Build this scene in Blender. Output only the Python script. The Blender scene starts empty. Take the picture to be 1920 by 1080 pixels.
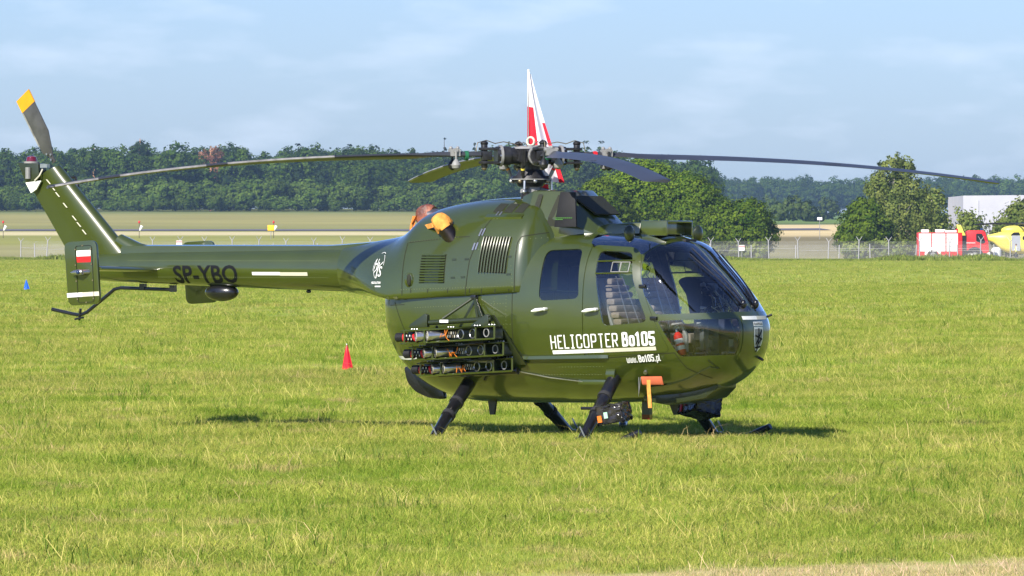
import bpy, bmesh, math, random
import numpy as np
from mathutils import Vector, Matrix, Euler
from mathutils.bvhtree import BVHTree

# ------------------------------------------------------------------ camera, sky, sun, exposure
scene = bpy.context.scene
R = math.radians
cam_data = bpy.data.cameras.new('camera')
cam = bpy.data.objects.new('camera', cam_data)
scene.collection.objects.link(cam)
cam.location = (0, 0, 1.93)
cam.rotation_euler = (R(90), 0, 0)
cam_data.sensor_width = 36
cam_data.lens = 36 * 13090 / 1920
cam_data.shift_y = -85 / 1920
cam_data.clip_start = 1
cam_data.clip_end = 20000
scene.camera = cam

SUN_AZ = R(30)      # the sun stands this far left of straight behind the camera
SUN_EL = R(35)
to_sun = Vector((-math.sin(SUN_AZ) * math.cos(SUN_EL), -math.cos(SUN_AZ) * math.cos(SUN_EL), math.sin(SUN_EL)))
world = bpy.data.worlds.new('World')
scene.world = world
world.use_nodes = True
wn, wl = world.node_tree.nodes, world.node_tree.links
wn.clear()
sky = wn.new('ShaderNodeTexSky')
sky.sky_type = 'NISHITA'
sky.sun_disc = False
sky.sun_elevation = SUN_EL
sky.sun_rotation = math.atan2(to_sun.x, to_sun.y)
sky.altitude = 100
sky.air_density = 1.0
sky.dust_density = 0.6
sky.ozone_density = 3.0
tc = wn.new('ShaderNodeTexCoord')
mp = wn.new('ShaderNodeMapping')
mp.inputs['Scale'].default_value = (48, 48, 170)
cn = wn.new('ShaderNodeTexNoise')
cn.inputs['Scale'].default_value = 1.0
cn.inputs['Detail'].default_value = 5
cn.inputs['Roughness'].default_value = 0.5
cr = wn.new('ShaderNodeValToRGB')
cr.color_ramp.elements[0].position = 0.50
cr.color_ramp.elements[0].color = (0, 0, 0, 1)
cr.color_ramp.elements[1].position = 0.74
cr.color_ramp.elements[1].color = (0.27, 0.27, 0.27, 1)
tint = wn.new('ShaderNodeMixRGB')
tint.blend_type = 'MULTIPLY'
tint.inputs['Fac'].default_value = 1
tint.inputs['Color2'].default_value = (0.79, 0.975, 1.50, 1)
cm = wn.new('ShaderNodeMixRGB')
cm.inputs['Color2'].default_value = (9.8, 10.8, 12.8, 1)
bg = wn.new('ShaderNodeBackground')
bg.inputs['Strength'].default_value = 0.072
wo = wn.new('ShaderNodeOutputWorld')
wl.new(tc.outputs['Generated'], mp.inputs['Vector'])
wl.new(mp.outputs['Vector'], cn.inputs['Vector'])
wl.new(cn.outputs['Fac'], cr.inputs['Fac'])
wl.new(sky.outputs['Color'], tint.inputs['Color1'])
wl.new(tint.outputs['Color'], cm.inputs['Color1'])
wl.new(cr.outputs['Color'], cm.inputs['Fac'])
wl.new(cm.outputs['Color'], bg.inputs['Color'])
wl.new(bg.outputs['Background'], wo.inputs['Surface'])

sun_data = bpy.data.lights.new('sun', 'SUN')
sun_data.energy = 5.0
sun_data.angle = R(0.53)
sun_data.color = (1.0, 0.93, 0.82)
sun = bpy.data.objects.new('sun', sun_data)
scene.collection.objects.link(sun)
sun.rotation_euler = to_sun.to_track_quat('Z', 'Y').to_euler()

scene.view_settings.view_transform = 'Standard'
scene.view_settings.look = 'None'
scene.view_settings.exposure = 0.60
scene.view_settings.gamma = 1
scene.view_settings.use_curve_mapping = False
scene.render.engine = 'CYCLES'
scene.cycles.use_denoising = True
scene.cycles.max_bounces = 10
scene.cycles.transparent_max_bounces = 24
scene.cycles.volume_bounces = 0
scene.cycles.sample_clamp_indirect = 6
scene.render.film_transparent = False

random.seed(4)
rng = np.random.default_rng(11)
C = scene.collection

# ------------------------------------------------------------------ materials
def mat(name, col, rough=0.6, metal=0.0, coat=0.0, spec=0.5, vary=0.0, vscale=6.0, bump=0.0, bscale=30.0, col2=None, emit=None, detail=4):
    m = bpy.data.materials.new(name)
    m.use_nodes = True
    nt = m.node_tree
    b = nt.nodes['Principled BSDF']
    b.inputs['Base Color'].default_value = (*col, 1)
    b.inputs['Roughness'].default_value = rough
    b.inputs['Metallic'].default_value = metal
    b.inputs['Coat Weight'].default_value = coat
    b.inputs['Coat Roughness'].default_value = 0.04
    b.inputs['Specular IOR Level'].default_value = spec
    g = nt.nodes.new('ShaderNodeTexCoord')
    if vary or col2:
        n = nt.nodes.new('ShaderNodeTexNoise')
        n.inputs['Scale'].default_value = vscale
        n.inputs['Detail'].default_value = detail
        n.inputs['Roughness'].default_value = 0.6
        nt.links.new(g.outputs['Object'], n.inputs['Vector'])
        r = nt.nodes.new('ShaderNodeValToRGB')
        c2 = col2 or tuple(min(1, c * (1 + vary)) for c in col)
        c1 = col if col2 else tuple(c * (1 - vary) for c in col)
        r.color_ramp.elements[0].position = 0.35
        r.color_ramp.elements[0].color = (*c1, 1)
        r.color_ramp.elements[1].position = 0.65
        r.color_ramp.elements[1].color = (*c2, 1)
        nt.links.new(n.outputs['Fac'], r.inputs['Fac'])
        nt.links.new(r.outputs['Color'], b.inputs['Base Color'])
    if bump:
        n2 = nt.nodes.new('ShaderNodeTexNoise')
        n2.inputs['Scale'].default_value = bscale
        n2.inputs['Detail'].default_value = 2
        nt.links.new(g.outputs['Object'], n2.inputs['Vector'])
        bp = nt.nodes.new('ShaderNodeBump')
        bp.inputs['Strength'].default_value = bump
        bp.inputs['Distance'].default_value = 0.02
        nt.links.new(n2.outputs['Fac'], bp.inputs['Height'])
        nt.links.new(bp.outputs['Normal'], b.inputs['Normal'])
        nt.links.new(bp.outputs['Normal'], b.inputs['Coat Normal'])
    return m

def glass_mat(name, tintc=(0.82, 0.88, 0.9), rough=0.02, gain=1.0):
    m = bpy.data.materials.new(name)
    m.use_nodes = True
    nt = m.node_tree
    nt.nodes.clear()
    o = nt.nodes.new('ShaderNodeOutputMaterial')
    mx = nt.nodes.new('ShaderNodeMixShader')
    t = nt.nodes.new('ShaderNodeBsdfTransparent')
    t.inputs['Color'].default_value = (*tintc, 1)
    gl = nt.nodes.new('ShaderNodeBsdfGlossy')
    gl.inputs['Roughness'].default_value = rough
    gl.inputs['Color'].default_value = (1, 1, 1, 1)
    fr = nt.nodes.new('ShaderNodeFresnel')
    fr.inputs['IOR'].default_value = 1.5
    ma = nt.nodes.new('ShaderNodeMath')
    ma.operation = 'MULTIPLY'
    ma.inputs[1].default_value = gain
    ma.use_clamp = True
    n = nt.nodes.new('ShaderNodeTexNoise')
    n.inputs['Scale'].default_value = 2.2
    g = nt.nodes.new('ShaderNodeTexCoord')
    bp = nt.nodes.new('ShaderNodeBump')
    bp.inputs['Strength'].default_value = 0.12
    bp.inputs['Distance'].default_value = 0.03
    nt.links.new(g.outputs['Object'], n.inputs['Vector'])
    nt.links.new(n.outputs['Fac'], bp.inputs['Height'])
    nt.links.new(bp.outputs['Normal'], gl.inputs['Normal'])
    nt.links.new(fr.outputs['Fac'], ma.inputs[0])
    nt.links.new(ma.outputs['Value'], mx.inputs['Fac'])
    nt.links.new(t.outputs['BSDF'], mx.inputs[1])
    nt.links.new(gl.outputs['BSDF'], mx.inputs[2])
    nt.links.new(mx.outputs['Shader'], o.inputs['Surface'])
    return m

def leaf_mat(name, c1, c2, trans=0.35, world_scale=None):
    """leaves or grass: colour differs by face (attribute tint) and a little from tree to tree"""
    m = bpy.data.materials.new(name)
    m.use_nodes = True
    nt = m.node_tree
    nt.nodes.clear()
    o = nt.nodes.new('ShaderNodeOutputMaterial')
    at = nt.nodes.new('ShaderNodeAttribute')
    at.attribute_name = 'tint'
    mixc = nt.nodes.new('ShaderNodeMixRGB')
    mixc.inputs['Color1'].default_value = (*c1, 1)
    mixc.inputs['Color2'].default_value = (*c2, 1)
    nt.links.new(at.outputs['Fac'], mixc.inputs['Fac'])
    oi = nt.nodes.new('ShaderNodeObjectInfo')
    hs = nt.nodes.new('ShaderNodeHueSaturation')
    mr = nt.nodes.new('ShaderNodeMapRange')
    mr.inputs['To Min'].default_value = 0.75
    mr.inputs['To Max'].default_value = 1.25
    nt.links.new(oi.outputs['Random'], mr.inputs['Value'])
    nt.links.new(mr.outputs['Result'], hs.inputs['Value'])
    nt.links.new(mixc.outputs['Color'], hs.inputs['Color'])
    d = nt.nodes.new('ShaderNodeBsdfDiffuse')
    t = nt.nodes.new('ShaderNodeBsdfTranslucent')
    mx = nt.nodes.new('ShaderNodeMixShader')
    mx.inputs['Fac'].default_value = trans
    nt.links.new(hs.outputs['Color'], d.inputs['Color'])
    nt.links.new(hs.outputs['Color'], t.inputs['Color'])
    nt.links.new(d.outputs['BSDF'], mx.inputs[1])
    nt.links.new(t.outputs['BSDF'], mx.inputs[2])
    nt.links.new(mx.outputs['Shader'], o.inputs['Surface'])
    return m

M = {}
OL = (0.036, 0.051, 0.0046)
M['olive'] = mat('olive_paint', OL, rough=0.34, coat=1.0, vary=0.10, vscale=1.7, bump=0.11, bscale=3.0, detail=6)
M['olive'].node_tree.nodes['Principled BSDF'].inputs['Coat IOR'].default_value = 1.6
M['olive'].node_tree.nodes['Principled BSDF'].inputs['Coat Roughness'].default_value = 0.09
M['olive_satin'] = mat('satin_olive_paint', OL, rough=0.45, coat=0.5, vary=0.10, vscale=1.7, bump=0.10, bscale=3.0, detail=6)
M['olive_satin'].node_tree.nodes['Principled BSDF'].inputs['Coat Roughness'].default_value = 0.28
M['olive_dark'] = mat('dark_olive_paint', (0.020, 0.028, 0.009), rough=0.35, coat=0.3, vary=0.1)
M['liner'] = mat('cabin_lining', (0.022, 0.028, 0.050), rough=0.75, vary=0.2, vscale=9)
M['seam'] = mat('panel_gap', (0.012, 0.015, 0.006), rough=0.8)
M['black'] = mat('black_paint', (0.008, 0.008, 0.010), rough=0.28, coat=0.3, vary=0.2)
M['matte_black'] = mat('matte_black', (0.011, 0.011, 0.013), rough=0.6, vary=0.25, spec=0.3)
M['rubber'] = mat('rubber', (0.02, 0.02, 0.022), rough=0.85)
M['blade'] = mat('rotor_blade_grey', (0.036, 0.039, 0.047), rough=0.42, vary=0.15, vscale=3)
M['blade_edge'] = mat('worn_leading_edge', (0.30, 0.29, 0.27), rough=0.45, metal=0.3, vary=0.3, vscale=8)
M['tail_blade'] = mat('tail_blade_grey', (0.062, 0.062, 0.066), rough=0.38, vary=0.3, vscale=5)
M['orange'] = mat('orange_paint', (0.80, 0.33, 0.012), rough=0.5, vary=0.08)
M['steel'] = mat('steel', (0.46, 0.46, 0.46), rough=0.3, metal=0.9, vary=0.2)
M['grey_metal'] = mat('grey_painted_metal', (0.24, 0.24, 0.235), rough=0.5, vary=0.15, vscale=12)
M['dark_metal'] = mat('dark_greasy_metal', (0.035, 0.035, 0.038), rough=0.4, metal=0.5, vary=0.4, vscale=14)
M['brass'] = mat('bronze_metal', (0.30, 0.24, 0.15), rough=0.4, metal=0.8)
M['white'] = mat('white_paint', (0.80, 0.80, 0.78), rough=0.5, vary=0.03)
M['cream'] = mat('cream_paint', (0.58, 0.55, 0.44), rough=0.5, vary=0.04)
M['red'] = mat('red_paint', (0.62, 0.012, 0.016), rough=0.45, vary=0.06)
M['red_glass'] = mat('red_lens', (0.12, 0.004, 0.008), rough=0.1, coat=1)
M['blue_glass'] = mat('blue_lens', (0.01, 0.03, 0.10), rough=0.1, coat=1)
M['letter_black'] = mat('black_lettering', (0.005, 0.006, 0.009), rough=0.7, spec=0.2)
M['exhaust'] = mat('heat_stained_steel', (0.07, 0.055, 0.05), rough=0.35, metal=0.9, vary=0.4)
M['exhaust_bright'] = mat('bright_exhaust_steel', (0.30, 0.27, 0.25), rough=0.3, metal=0.9, vary=0.3)
M['cover_orange'] = mat('faded_orange_canvas', (0.72, 0.30, 0.055), rough=0.85, vary=0.25, vscale=14, bump=0.4, bscale=25)
M['cover_brown'] = mat('oil_stained_canvas', (0.10, 0.035, 0.028), rough=0.55, col2=(0.32, 0.10, 0.05), vscale=9, bump=0.4, bscale=25)
M['strap_orange'] = mat('orange_strap', (0.72, 0.17, 0.015), rough=0.8, vary=0.15)
M['seat_cloth'] = mat('beige_seat_cloth', (0.20, 0.165, 0.135), rough=0.9, vary=0.12, vscale=18)
M['dark_cloth'] = mat('dark_cloth', (0.03, 0.032, 0.04), rough=0.9, vary=0.2)
M['grey_plastic'] = mat('grey_plastic', (0.20, 0.21, 0.22), rough=0.5)
M['glass'] = glass_mat('canopy_glass', (0.90, 0.94, 0.95), gain=2.1)
M['tinted'] = glass_mat('tinted_roof_glass', (0.05, 0.11, 0.30), gain=5.5)
M['dusky'] = glass_mat('dusky_window_glass', (0.55, 0.60, 0.66), gain=2.0)
M['wire_orange'] = mat('orange_wire', (0.75, 0.22, 0.02), rough=0.5)
M['plastic_wrap'] = mat('black_plastic_wrap', (0.010, 0.010, 0.013), rough=0.16, col2=(0.05, 0.045, 0.045), vscale=7, bump=1.0, bscale=16)
M['vest'] = mat('hi_vis_yellow', (0.62, 0.78, 0.03), rough=0.8, vary=0.08)
M['skin'] = mat('skin', (0.50, 0.28, 0.19), rough=0.6)
M['trousers'] = mat('dark_trousers', (0.03, 0.035, 0.05), rough=0.9)
M['cloth_white'] = mat('white_flag_cloth', (0.78, 0.77, 0.82), rough=0.8)
M['cloth_red'] = mat('red_flag_cloth', (0.68, 0.010, 0.030), rough=0.8)
M['cloth_blue'] = mat('blue_flag_cloth', (0.01, 0.12, 0.72), rough=0.8)
M['concrete'] = mat('pale_concrete', (0.36, 0.355, 0.36), rough=0.9, vary=0.12)
M['yellow'] = mat('yellow_paint', (0.80, 0.66, 0.10), rough=0.4, vary=0.05)
M['mesh_vent'] = mat('vent_mesh', (0.006, 0.007, 0.004), rough=0.8, col2=(0.020, 0.024, 0.012), vscale=90)

# ------------------------------------------------------------------ mesh helpers
def link(o, parent=None):
    C.objects.link(o)
    if parent is not None:
        o.parent = parent
    return o

def empty(name, loc=(0, 0, 0), rz=0.0, label=None, cat=None, group=None, parent=None):
    o = bpy.data.objects.new(name, None)
    o.empty_display_size = 0.2
    o.location = loc
    o.rotation_euler = (0, 0, rz)
    link(o, parent)
    tag(o, label, cat, group)
    return o

def tag(o, label=None, cat=None, group=None, kind=None):
    if label: o['label'] = label
    if cat: o['category'] = cat
    if group: o['group'] = group
    if kind: o['kind'] = kind
    return o

def mobj(name, me, mats, parent=None, smooth=None):
    for m in (mats if isinstance(mats, (list, tuple)) else [mats]):
        me.materials.append(m)
    if smooth is not None:
        me.shade_smooth()
        me.set_sharp_from_angle(angle=R(smooth))
    return link(bpy.data.objects.new(name, me), parent)

class MB:
    """collects shapes of ONE piece; build() links it as one mesh object"""
    def __init__(self):
        self.v, self.f, self.m = [], [], []
        self.mi = 0
    def add(self, vs, fs):
        b = len(self.v)
        self.v += [tuple(p) for p in vs]
        for f in fs:
            self.f.append([i + b for i in f])
            self.m.append(self.mi)
        return self
    def box(self, c, s, rot=None):
        x, y, z = s[0] / 2, s[1] / 2, s[2] / 2
        p = [Vector(q) for q in ((-x, -y, -z), (x, -y, -z), (x, y, -z), (-x, y, -z), (-x, -y, z), (x, -y, z), (x, y, z), (-x, y, z))]
        if rot is not None:
            p = [rot @ q for q in p]
        c = Vector(c)
        return self.add([c + q for q in p], [(3, 2, 1, 0), (4, 5, 6, 7), (0, 1, 5, 4), (1, 2, 6, 5), (2, 3, 7, 6), (3, 0, 4, 7)])
    def tube(self, pts, r, n=10, caps=True):
        pts = [Vector(p) for p in pts]
        k = len(pts)
        rs = r if isinstance(r, (list, tuple)) else [r] * k
        vs, fs = [], []
        up = None
        for i, p in enumerate(pts):
            d = (pts[min(i + 1, k - 1)] - pts[max(i - 1, 0)]).normalized()
            if up is None:
                up = d.orthogonal().normalized()
            u = (up - d * up.dot(d))
            u = u.normalized() if u.length > 1e-6 else d.orthogonal().normalized()
            up = u
            w = d.cross(u)
            for j in range(n):
                a = 2 * math.pi * j / n
                vs.append(p + (u * math.cos(a) + w * math.sin(a)) * rs[i])
        for i in range(k - 1):
            for j in range(n):
                a, b2 = i * n + j, i * n + (j + 1) % n
                fs.append((a, b2, b2 + n, a + n))
        if caps:
            fs.append(tuple(range(n - 1, -1, -1)))
            fs.append(tuple(range((k - 1) * n, k * n)))
        return self.add(vs, fs)
    def cyl(self, p0, p1, r0, r1=None, n=20):
        return self.tube([p0, p1], [r0, r0 if r1 is None else r1], n)
    def ball(self, c, r, nu=14, nv=8):
        r = r if isinstance(r, (list, tuple)) else (r, r, r)
        vs, fs = [], []
        for i in range(nv + 1):
            t = math.pi * i / nv
            for j in range(nu):
                a = 2 * math.pi * j / nu
                vs.append((c[0] + r[0] * math.sin(t) * math.cos(a), c[1] + r[1] * math.sin(t) * math.sin(a), c[2] - r[2] * math.cos(t)))
        for i in range(nv):
            for j in range(nu):
                a, b2 = i * nu + j, i * nu + (j + 1) % nu
                fs.append((a, b2, b2 + nu, a + nu))
        return self.add(vs, fs)
    def prism(self, poly, d):
        d = Vector(d)
        p = [Vector(q) for q in poly]
        k = len(p)
        fs = [tuple(range(k - 1, -1, -1)), tuple(range(k, 2 * k))] + [(i, (i + 1) % k, (i + 1) % k + k, i + k) for i in range(k)]
        return self.add(p + [q + d for q in p], fs)
    def loft(self, rings, closed=True, caps=True):
        n = len(rings[0])
        vs = [p for r in rings for p in r]
        fs = []
        for i in range(len(rings) - 1):
            for j in range(n if closed else n - 1):
                a, b2 = i * n + j, i * n + (j + 1) % n
                fs.append((a, b2, b2 + n, a + n))
        if caps:
            fs.append(tuple(range(n - 1, -1, -1)))
            fs.append(tuple(range((len(rings) - 1) * n, len(rings) * n)))
        return self.add(vs, fs)
    def build(self, name, mats, parent=None, smooth=35, bevel=0, label=None, cat=None, group=None, kind=None, fix=True):
        me = bpy.data.meshes.new(name)
        me.from_pydata(self.v, [], self.f)
        me.polygons.foreach_set('material_index', self.m)
        if fix:
            bm = bmesh.new()
            bm.from_mesh(me)
            bmesh.ops.remove_doubles(bm, verts=bm.verts, dist=1e-6)
            bmesh.ops.recalc_face_normals(bm, faces=bm.faces)
            if bevel:
                es = [e for e in bm.edges if len(e.link_faces) == 2 and e.calc_face_angle(0) > 0.6]
                bmesh.ops.bevel(bm, geom=es, offset=bevel, segments=2, affect='EDGES', profile=0.6, clamp_overlap=True)
            bm.to_mesh(me)
            bm.free()
        o = mobj(name, me, mats, parent, smooth)
        return tag(o, label, cat, group, kind)

def pchip(xs, ys, x):
    xs, ys = np.array(xs, float), np.array(ys, float)
    if xs[0] > xs[-1]:
        xs, ys = xs[::-1], ys[::-1]
    h = np.diff(xs)
    dl = np.diff(ys) / h
    d = np.zeros_like(ys)
    for i in range(1, len(xs) - 1):
        if dl[i - 1] * dl[i] > 0:
            w1, w2 = 2 * h[i] + h[i - 1], h[i] + 2 * h[i - 1]
            d[i] = (w1 + w2) / (w1 / dl[i - 1] + w2 / dl[i])
    d[0], d[-1] = dl[0], dl[-1]
    x = np.clip(np.asarray(x, float), xs[0], xs[-1])
    k = np.clip(np.searchsorted(xs, x) - 1, 0, len(h) - 1)
    t = (x - xs[k]) / h[k]
    return (ys[k] * (1 + 2 * t) * (1 - t) ** 2 + d[k] * h[k] * t * (1 - t) ** 2 + ys[k + 1] * t * t * (3 - 2 * t) + d[k + 1] * h[k] * t * t * (t - 1))

def rpoly(pts, r, n=5):
    """polygon with rounded corners"""
    out = []
    k = len(pts)
    for i in range(k):
        p = Vector(pts[i]); a = Vector(pts[i - 1]) - p; b = Vector(pts[(i + 1) % k]) - p
        rr = r[i] if isinstance(r, (list, tuple)) else r
        if rr <= 0:
            out.append(tuple(p)); continue
        rr = min(rr, a.length * 0.45, b.length * 0.45)
        p0, p1 = p + a.normalized() * rr, p + b.normalized() * rr
        for j in range(n):
            t = j / (n - 1)
            out.append(tuple(p0 * (1 - t) ** 2 + p * 2 * t * (1 - t) + p1 * t * t))
    return out

def inside(poly, x, y):
    c = False
    j = len(poly) - 1
    for i in range(len(poly)):
        xi, yi = poly[i]; xj, yj = poly[j]
        if (yi > y) != (yj > y) and x < (xj - xi) * (y - yi) / (yj - yi) + xi:
            c = not c
        j = i
    return c

def vnoise(x, y, seed=0):
    """smooth value noise in 0..1 for numpy arrays"""
    g = np.random.default_rng(seed).random((256, 256))
    xi, yi = np.floor(x).astype(int), np.floor(y).astype(int)
    fx, fy = x - xi, y - yi
    fx, fy = fx * fx * (3 - 2 * fx), fy * fy * (3 - 2 * fy)
    a, b = g[xi % 256, yi % 256], g[(xi + 1) % 256, yi % 256]
    c, d = g[xi % 256, (yi + 1) % 256], g[(xi + 1) % 256, (yi + 1) % 256]
    return (a * (1 - fx) + b * fx) * (1 - fy) + (c * (1 - fx) + d * fx) * fy

def scatter(name, pos, rotz, scl, idx, sources, kind='stuff', label=None, cat=None, tilt=None):
    """one object that sets copies of a few source meshes on its points (only for what nobody could count)"""
    col = bpy.data.collections.new(name + '_kinds')
    for i, s in enumerate(sources):
        s.name = '%s_kind_%02d' % (name, i)
        col.objects.link(s)
    n = len(pos)
    me = bpy.data.meshes.new(name)
    me.vertices.add(n)
    me.vertices.foreach_set('co', np.asarray(pos, np.float32).ravel())
    a = me.attributes.new('rot', 'FLOAT_VECTOR', 'POINT')
    rv = np.zeros((n, 3), np.float32)
    rv[:, 2] = rotz
    if tilt is not None:
        rv[:, :2] = tilt
    a.data.foreach_set('vector', rv.ravel())
    a = me.attributes.new('scl', 'FLOAT_VECTOR', 'POINT')
    a.data.foreach_set('vector', np.asarray(scl, np.float32).reshape(n, 3).ravel())
    a = me.attributes.new('idx', 'INT', 'POINT')
    a.data.foreach_set('value', np.asarray(idx, np.int32))
    o = link(bpy.data.objects.new(name, me))
    ng = bpy.data.node_groups.new(name, 'GeometryNodeTree')
    ng.interface.new_socket('Geometry', in_out='INPUT', socket_type='NodeSocketGeometry')
    ng.interface.new_socket('Geometry', in_out='OUTPUT', socket_type='NodeSocketGeometry')
    gi, go = ng.nodes.new('NodeGroupInput'), ng.nodes.new('NodeGroupOutput')
    ci = ng.nodes.new('GeometryNodeCollectionInfo')
    ci.inputs['Collection'].default_value = col
    ci.inputs['Separate Children'].default_value = True
    ci.inputs['Reset Children'].default_value = True
    ip = ng.nodes.new('GeometryNodeInstanceOnPoints')
    ip.inputs['Pick Instance'].default_value = True
    def na(nm, t):
        q = ng.nodes.new('GeometryNodeInputNamedAttribute')
        q.data_type = t
        q.inputs['Name'].default_value = nm
        return [s for s in q.outputs if s.enabled and s.name == 'Attribute'][0]
    e2r = ng.nodes.new('FunctionNodeEulerToRotation')
    L = ng.links.new
    L(gi.outputs[0], ip.inputs['Points'])
    L(ci.outputs[0], ip.inputs['Instance'])
    L(na('idx', 'INT'), ip.inputs['Instance Index'])
    L(na('rot', 'FLOAT_VECTOR'), e2r.inputs[0])
    L(e2r.outputs[0], ip.inputs['Rotation'])
    L(na('scl', 'FLOAT_VECTOR'), ip.inputs['Scale'])
    L(ip.outputs['Instances'], go.inputs[0])
    md = o.modifiers.new('scatter', 'NODES')
    md.node_group = ng
    return tag(o, label, cat, None, kind)

# ------------------------------------------------------------------ the land
FPX = 13090.0
def across(px, d):
    """sideways place of something seen at column px (of 1920) that stands d metres away"""
    return (px - 960) * d / FPX

def land_height(X, D):
    X, D = np.asarray(X, float), np.asarray(D, float)
    zl = pchip([-500, 780, 860, 1000, 1200, 1300, 1420, 2000, 2400, 4200, 9000], [0, 0, 0.25, 1.4, 3.1, 4.0, 4.9, 10.9, 13.6, 20, 34], D)
    zr = pchip([-500, 780, 860, 1000, 1200, 1500, 2500, 3700, 4500, 9000], [0, 0, 0.25, 1.4, 3.3, 5.8, 10.4, 16.8, 21, 36], D)
    t = np.clip((X - 15) / 70, 0, 1)
    t = t * t * (3 - 2 * t)
    return zl * (1 - t) + zr * t

def lawn_colour(nt):
    """colour of the mown field by place: greener and drier patches, a straw-coloured mown strip in front"""
    N, L = nt.nodes, nt.links
    geo = N.new('ShaderNodeNewGeometry')
    def noise(sc, det=3, off=0.0):
        mpp = N.new('ShaderNodeMapping')
        mpp.inputs['Location'].default_value = (off, off * 1.7, 0)
        mpp.inputs['Scale'].default_value = (1, 0.55, 0)
        L.new(geo.outputs['Position'], mpp.inputs['Vector'])
        n = N.new('ShaderNodeTexNoise')
        n.inputs['Scale'].default_value = sc
        n.inputs['Detail'].default_value = det
        n.inputs['Roughness'].default_value = 0.55
        L.new(mpp.outputs['Vector'], n.inputs['Vector'])
        return n.outputs['Fac']
    def ramp(fac, p0, p1, c0=(0, 0, 0), c1=(1, 1, 1)):
        r = N.new('ShaderNodeValToRGB')
        r.color_ramp.elements[0].position = p0
        r.color_ramp.elements[0].color = (*c0, 1)
        r.color_ramp.elements[1].position = p1
        r.color_ramp.elements[1].color = (*c1, 1)
        L.new(fac, r.inputs['Fac'])
        return r.outputs['Color']
    def mix(fac, a, b):
        m = N.new('ShaderNodeMixRGB')
        L.new(fac, m.inputs['Fac'])
        L.new(a, m.inputs['Color1'])
        if isinstance(b, tuple):
            m.inputs['Color2'].default_value = (*b, 1)
        else:
            L.new(b, m.inputs['Color2'])
        return m.outputs['Color']
    base = ramp(noise(0.55, 3), 0.36, 0.66, (0.225, 0.320, 0.036), (0.415, 0.455, 0.082))
    base = mix(ramp(noise(0.12, 2, 31), 0.45, 0.72, (0, 0, 0), (0.55, 0.55, 0.55)), base, (0.390, 0.370, 0.090))
    base = mix(ramp(noise(1.3, 2, 77), 0.56, 0.74, (0, 0, 0), (0.85, 0.85, 0.85)), base, (0.52, 0.42, 0.16))
    sp = N.new('ShaderNodeSeparateXYZ')
    L.new(geo.outputs['Position'], sp.inputs['Vector'])
    # the straw strip in front runs slightly askew
    a = N.new('ShaderNodeMath'); a.operation = 'MULTIPLY_ADD'
    a.inputs[1].default_value = -0.85; a.inputs[2].default_value = 0
    L.new(sp.outputs['X'], a.inputs[0])
    b = N.new('ShaderNodeMath'); b.operation = 'ADD'
    L.new(sp.outputs['Y'], b.inputs[0]); L.new(a.outputs[0], b.inputs[1])
    c = N.new('ShaderNodeMath'); c.operation = 'MULTIPLY_ADD'
    c.inputs[1].default_value = 2.6
    L.new(noise(0.9, 4, 12), c.inputs[0]); L.new(b.outputs[0], c.inputs[2])
    mr = N.new('ShaderNodeMapRange')
    mr.inputs['From Min'].default_value = 41.7
    mr.inputs['From Max'].default_value = 40.9
    L.new(c.outputs[0], mr.inputs['Value'])
    return mix(mr.outputs['Result'], base, (0.54, 0.46, 0.20)), sp

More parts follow.
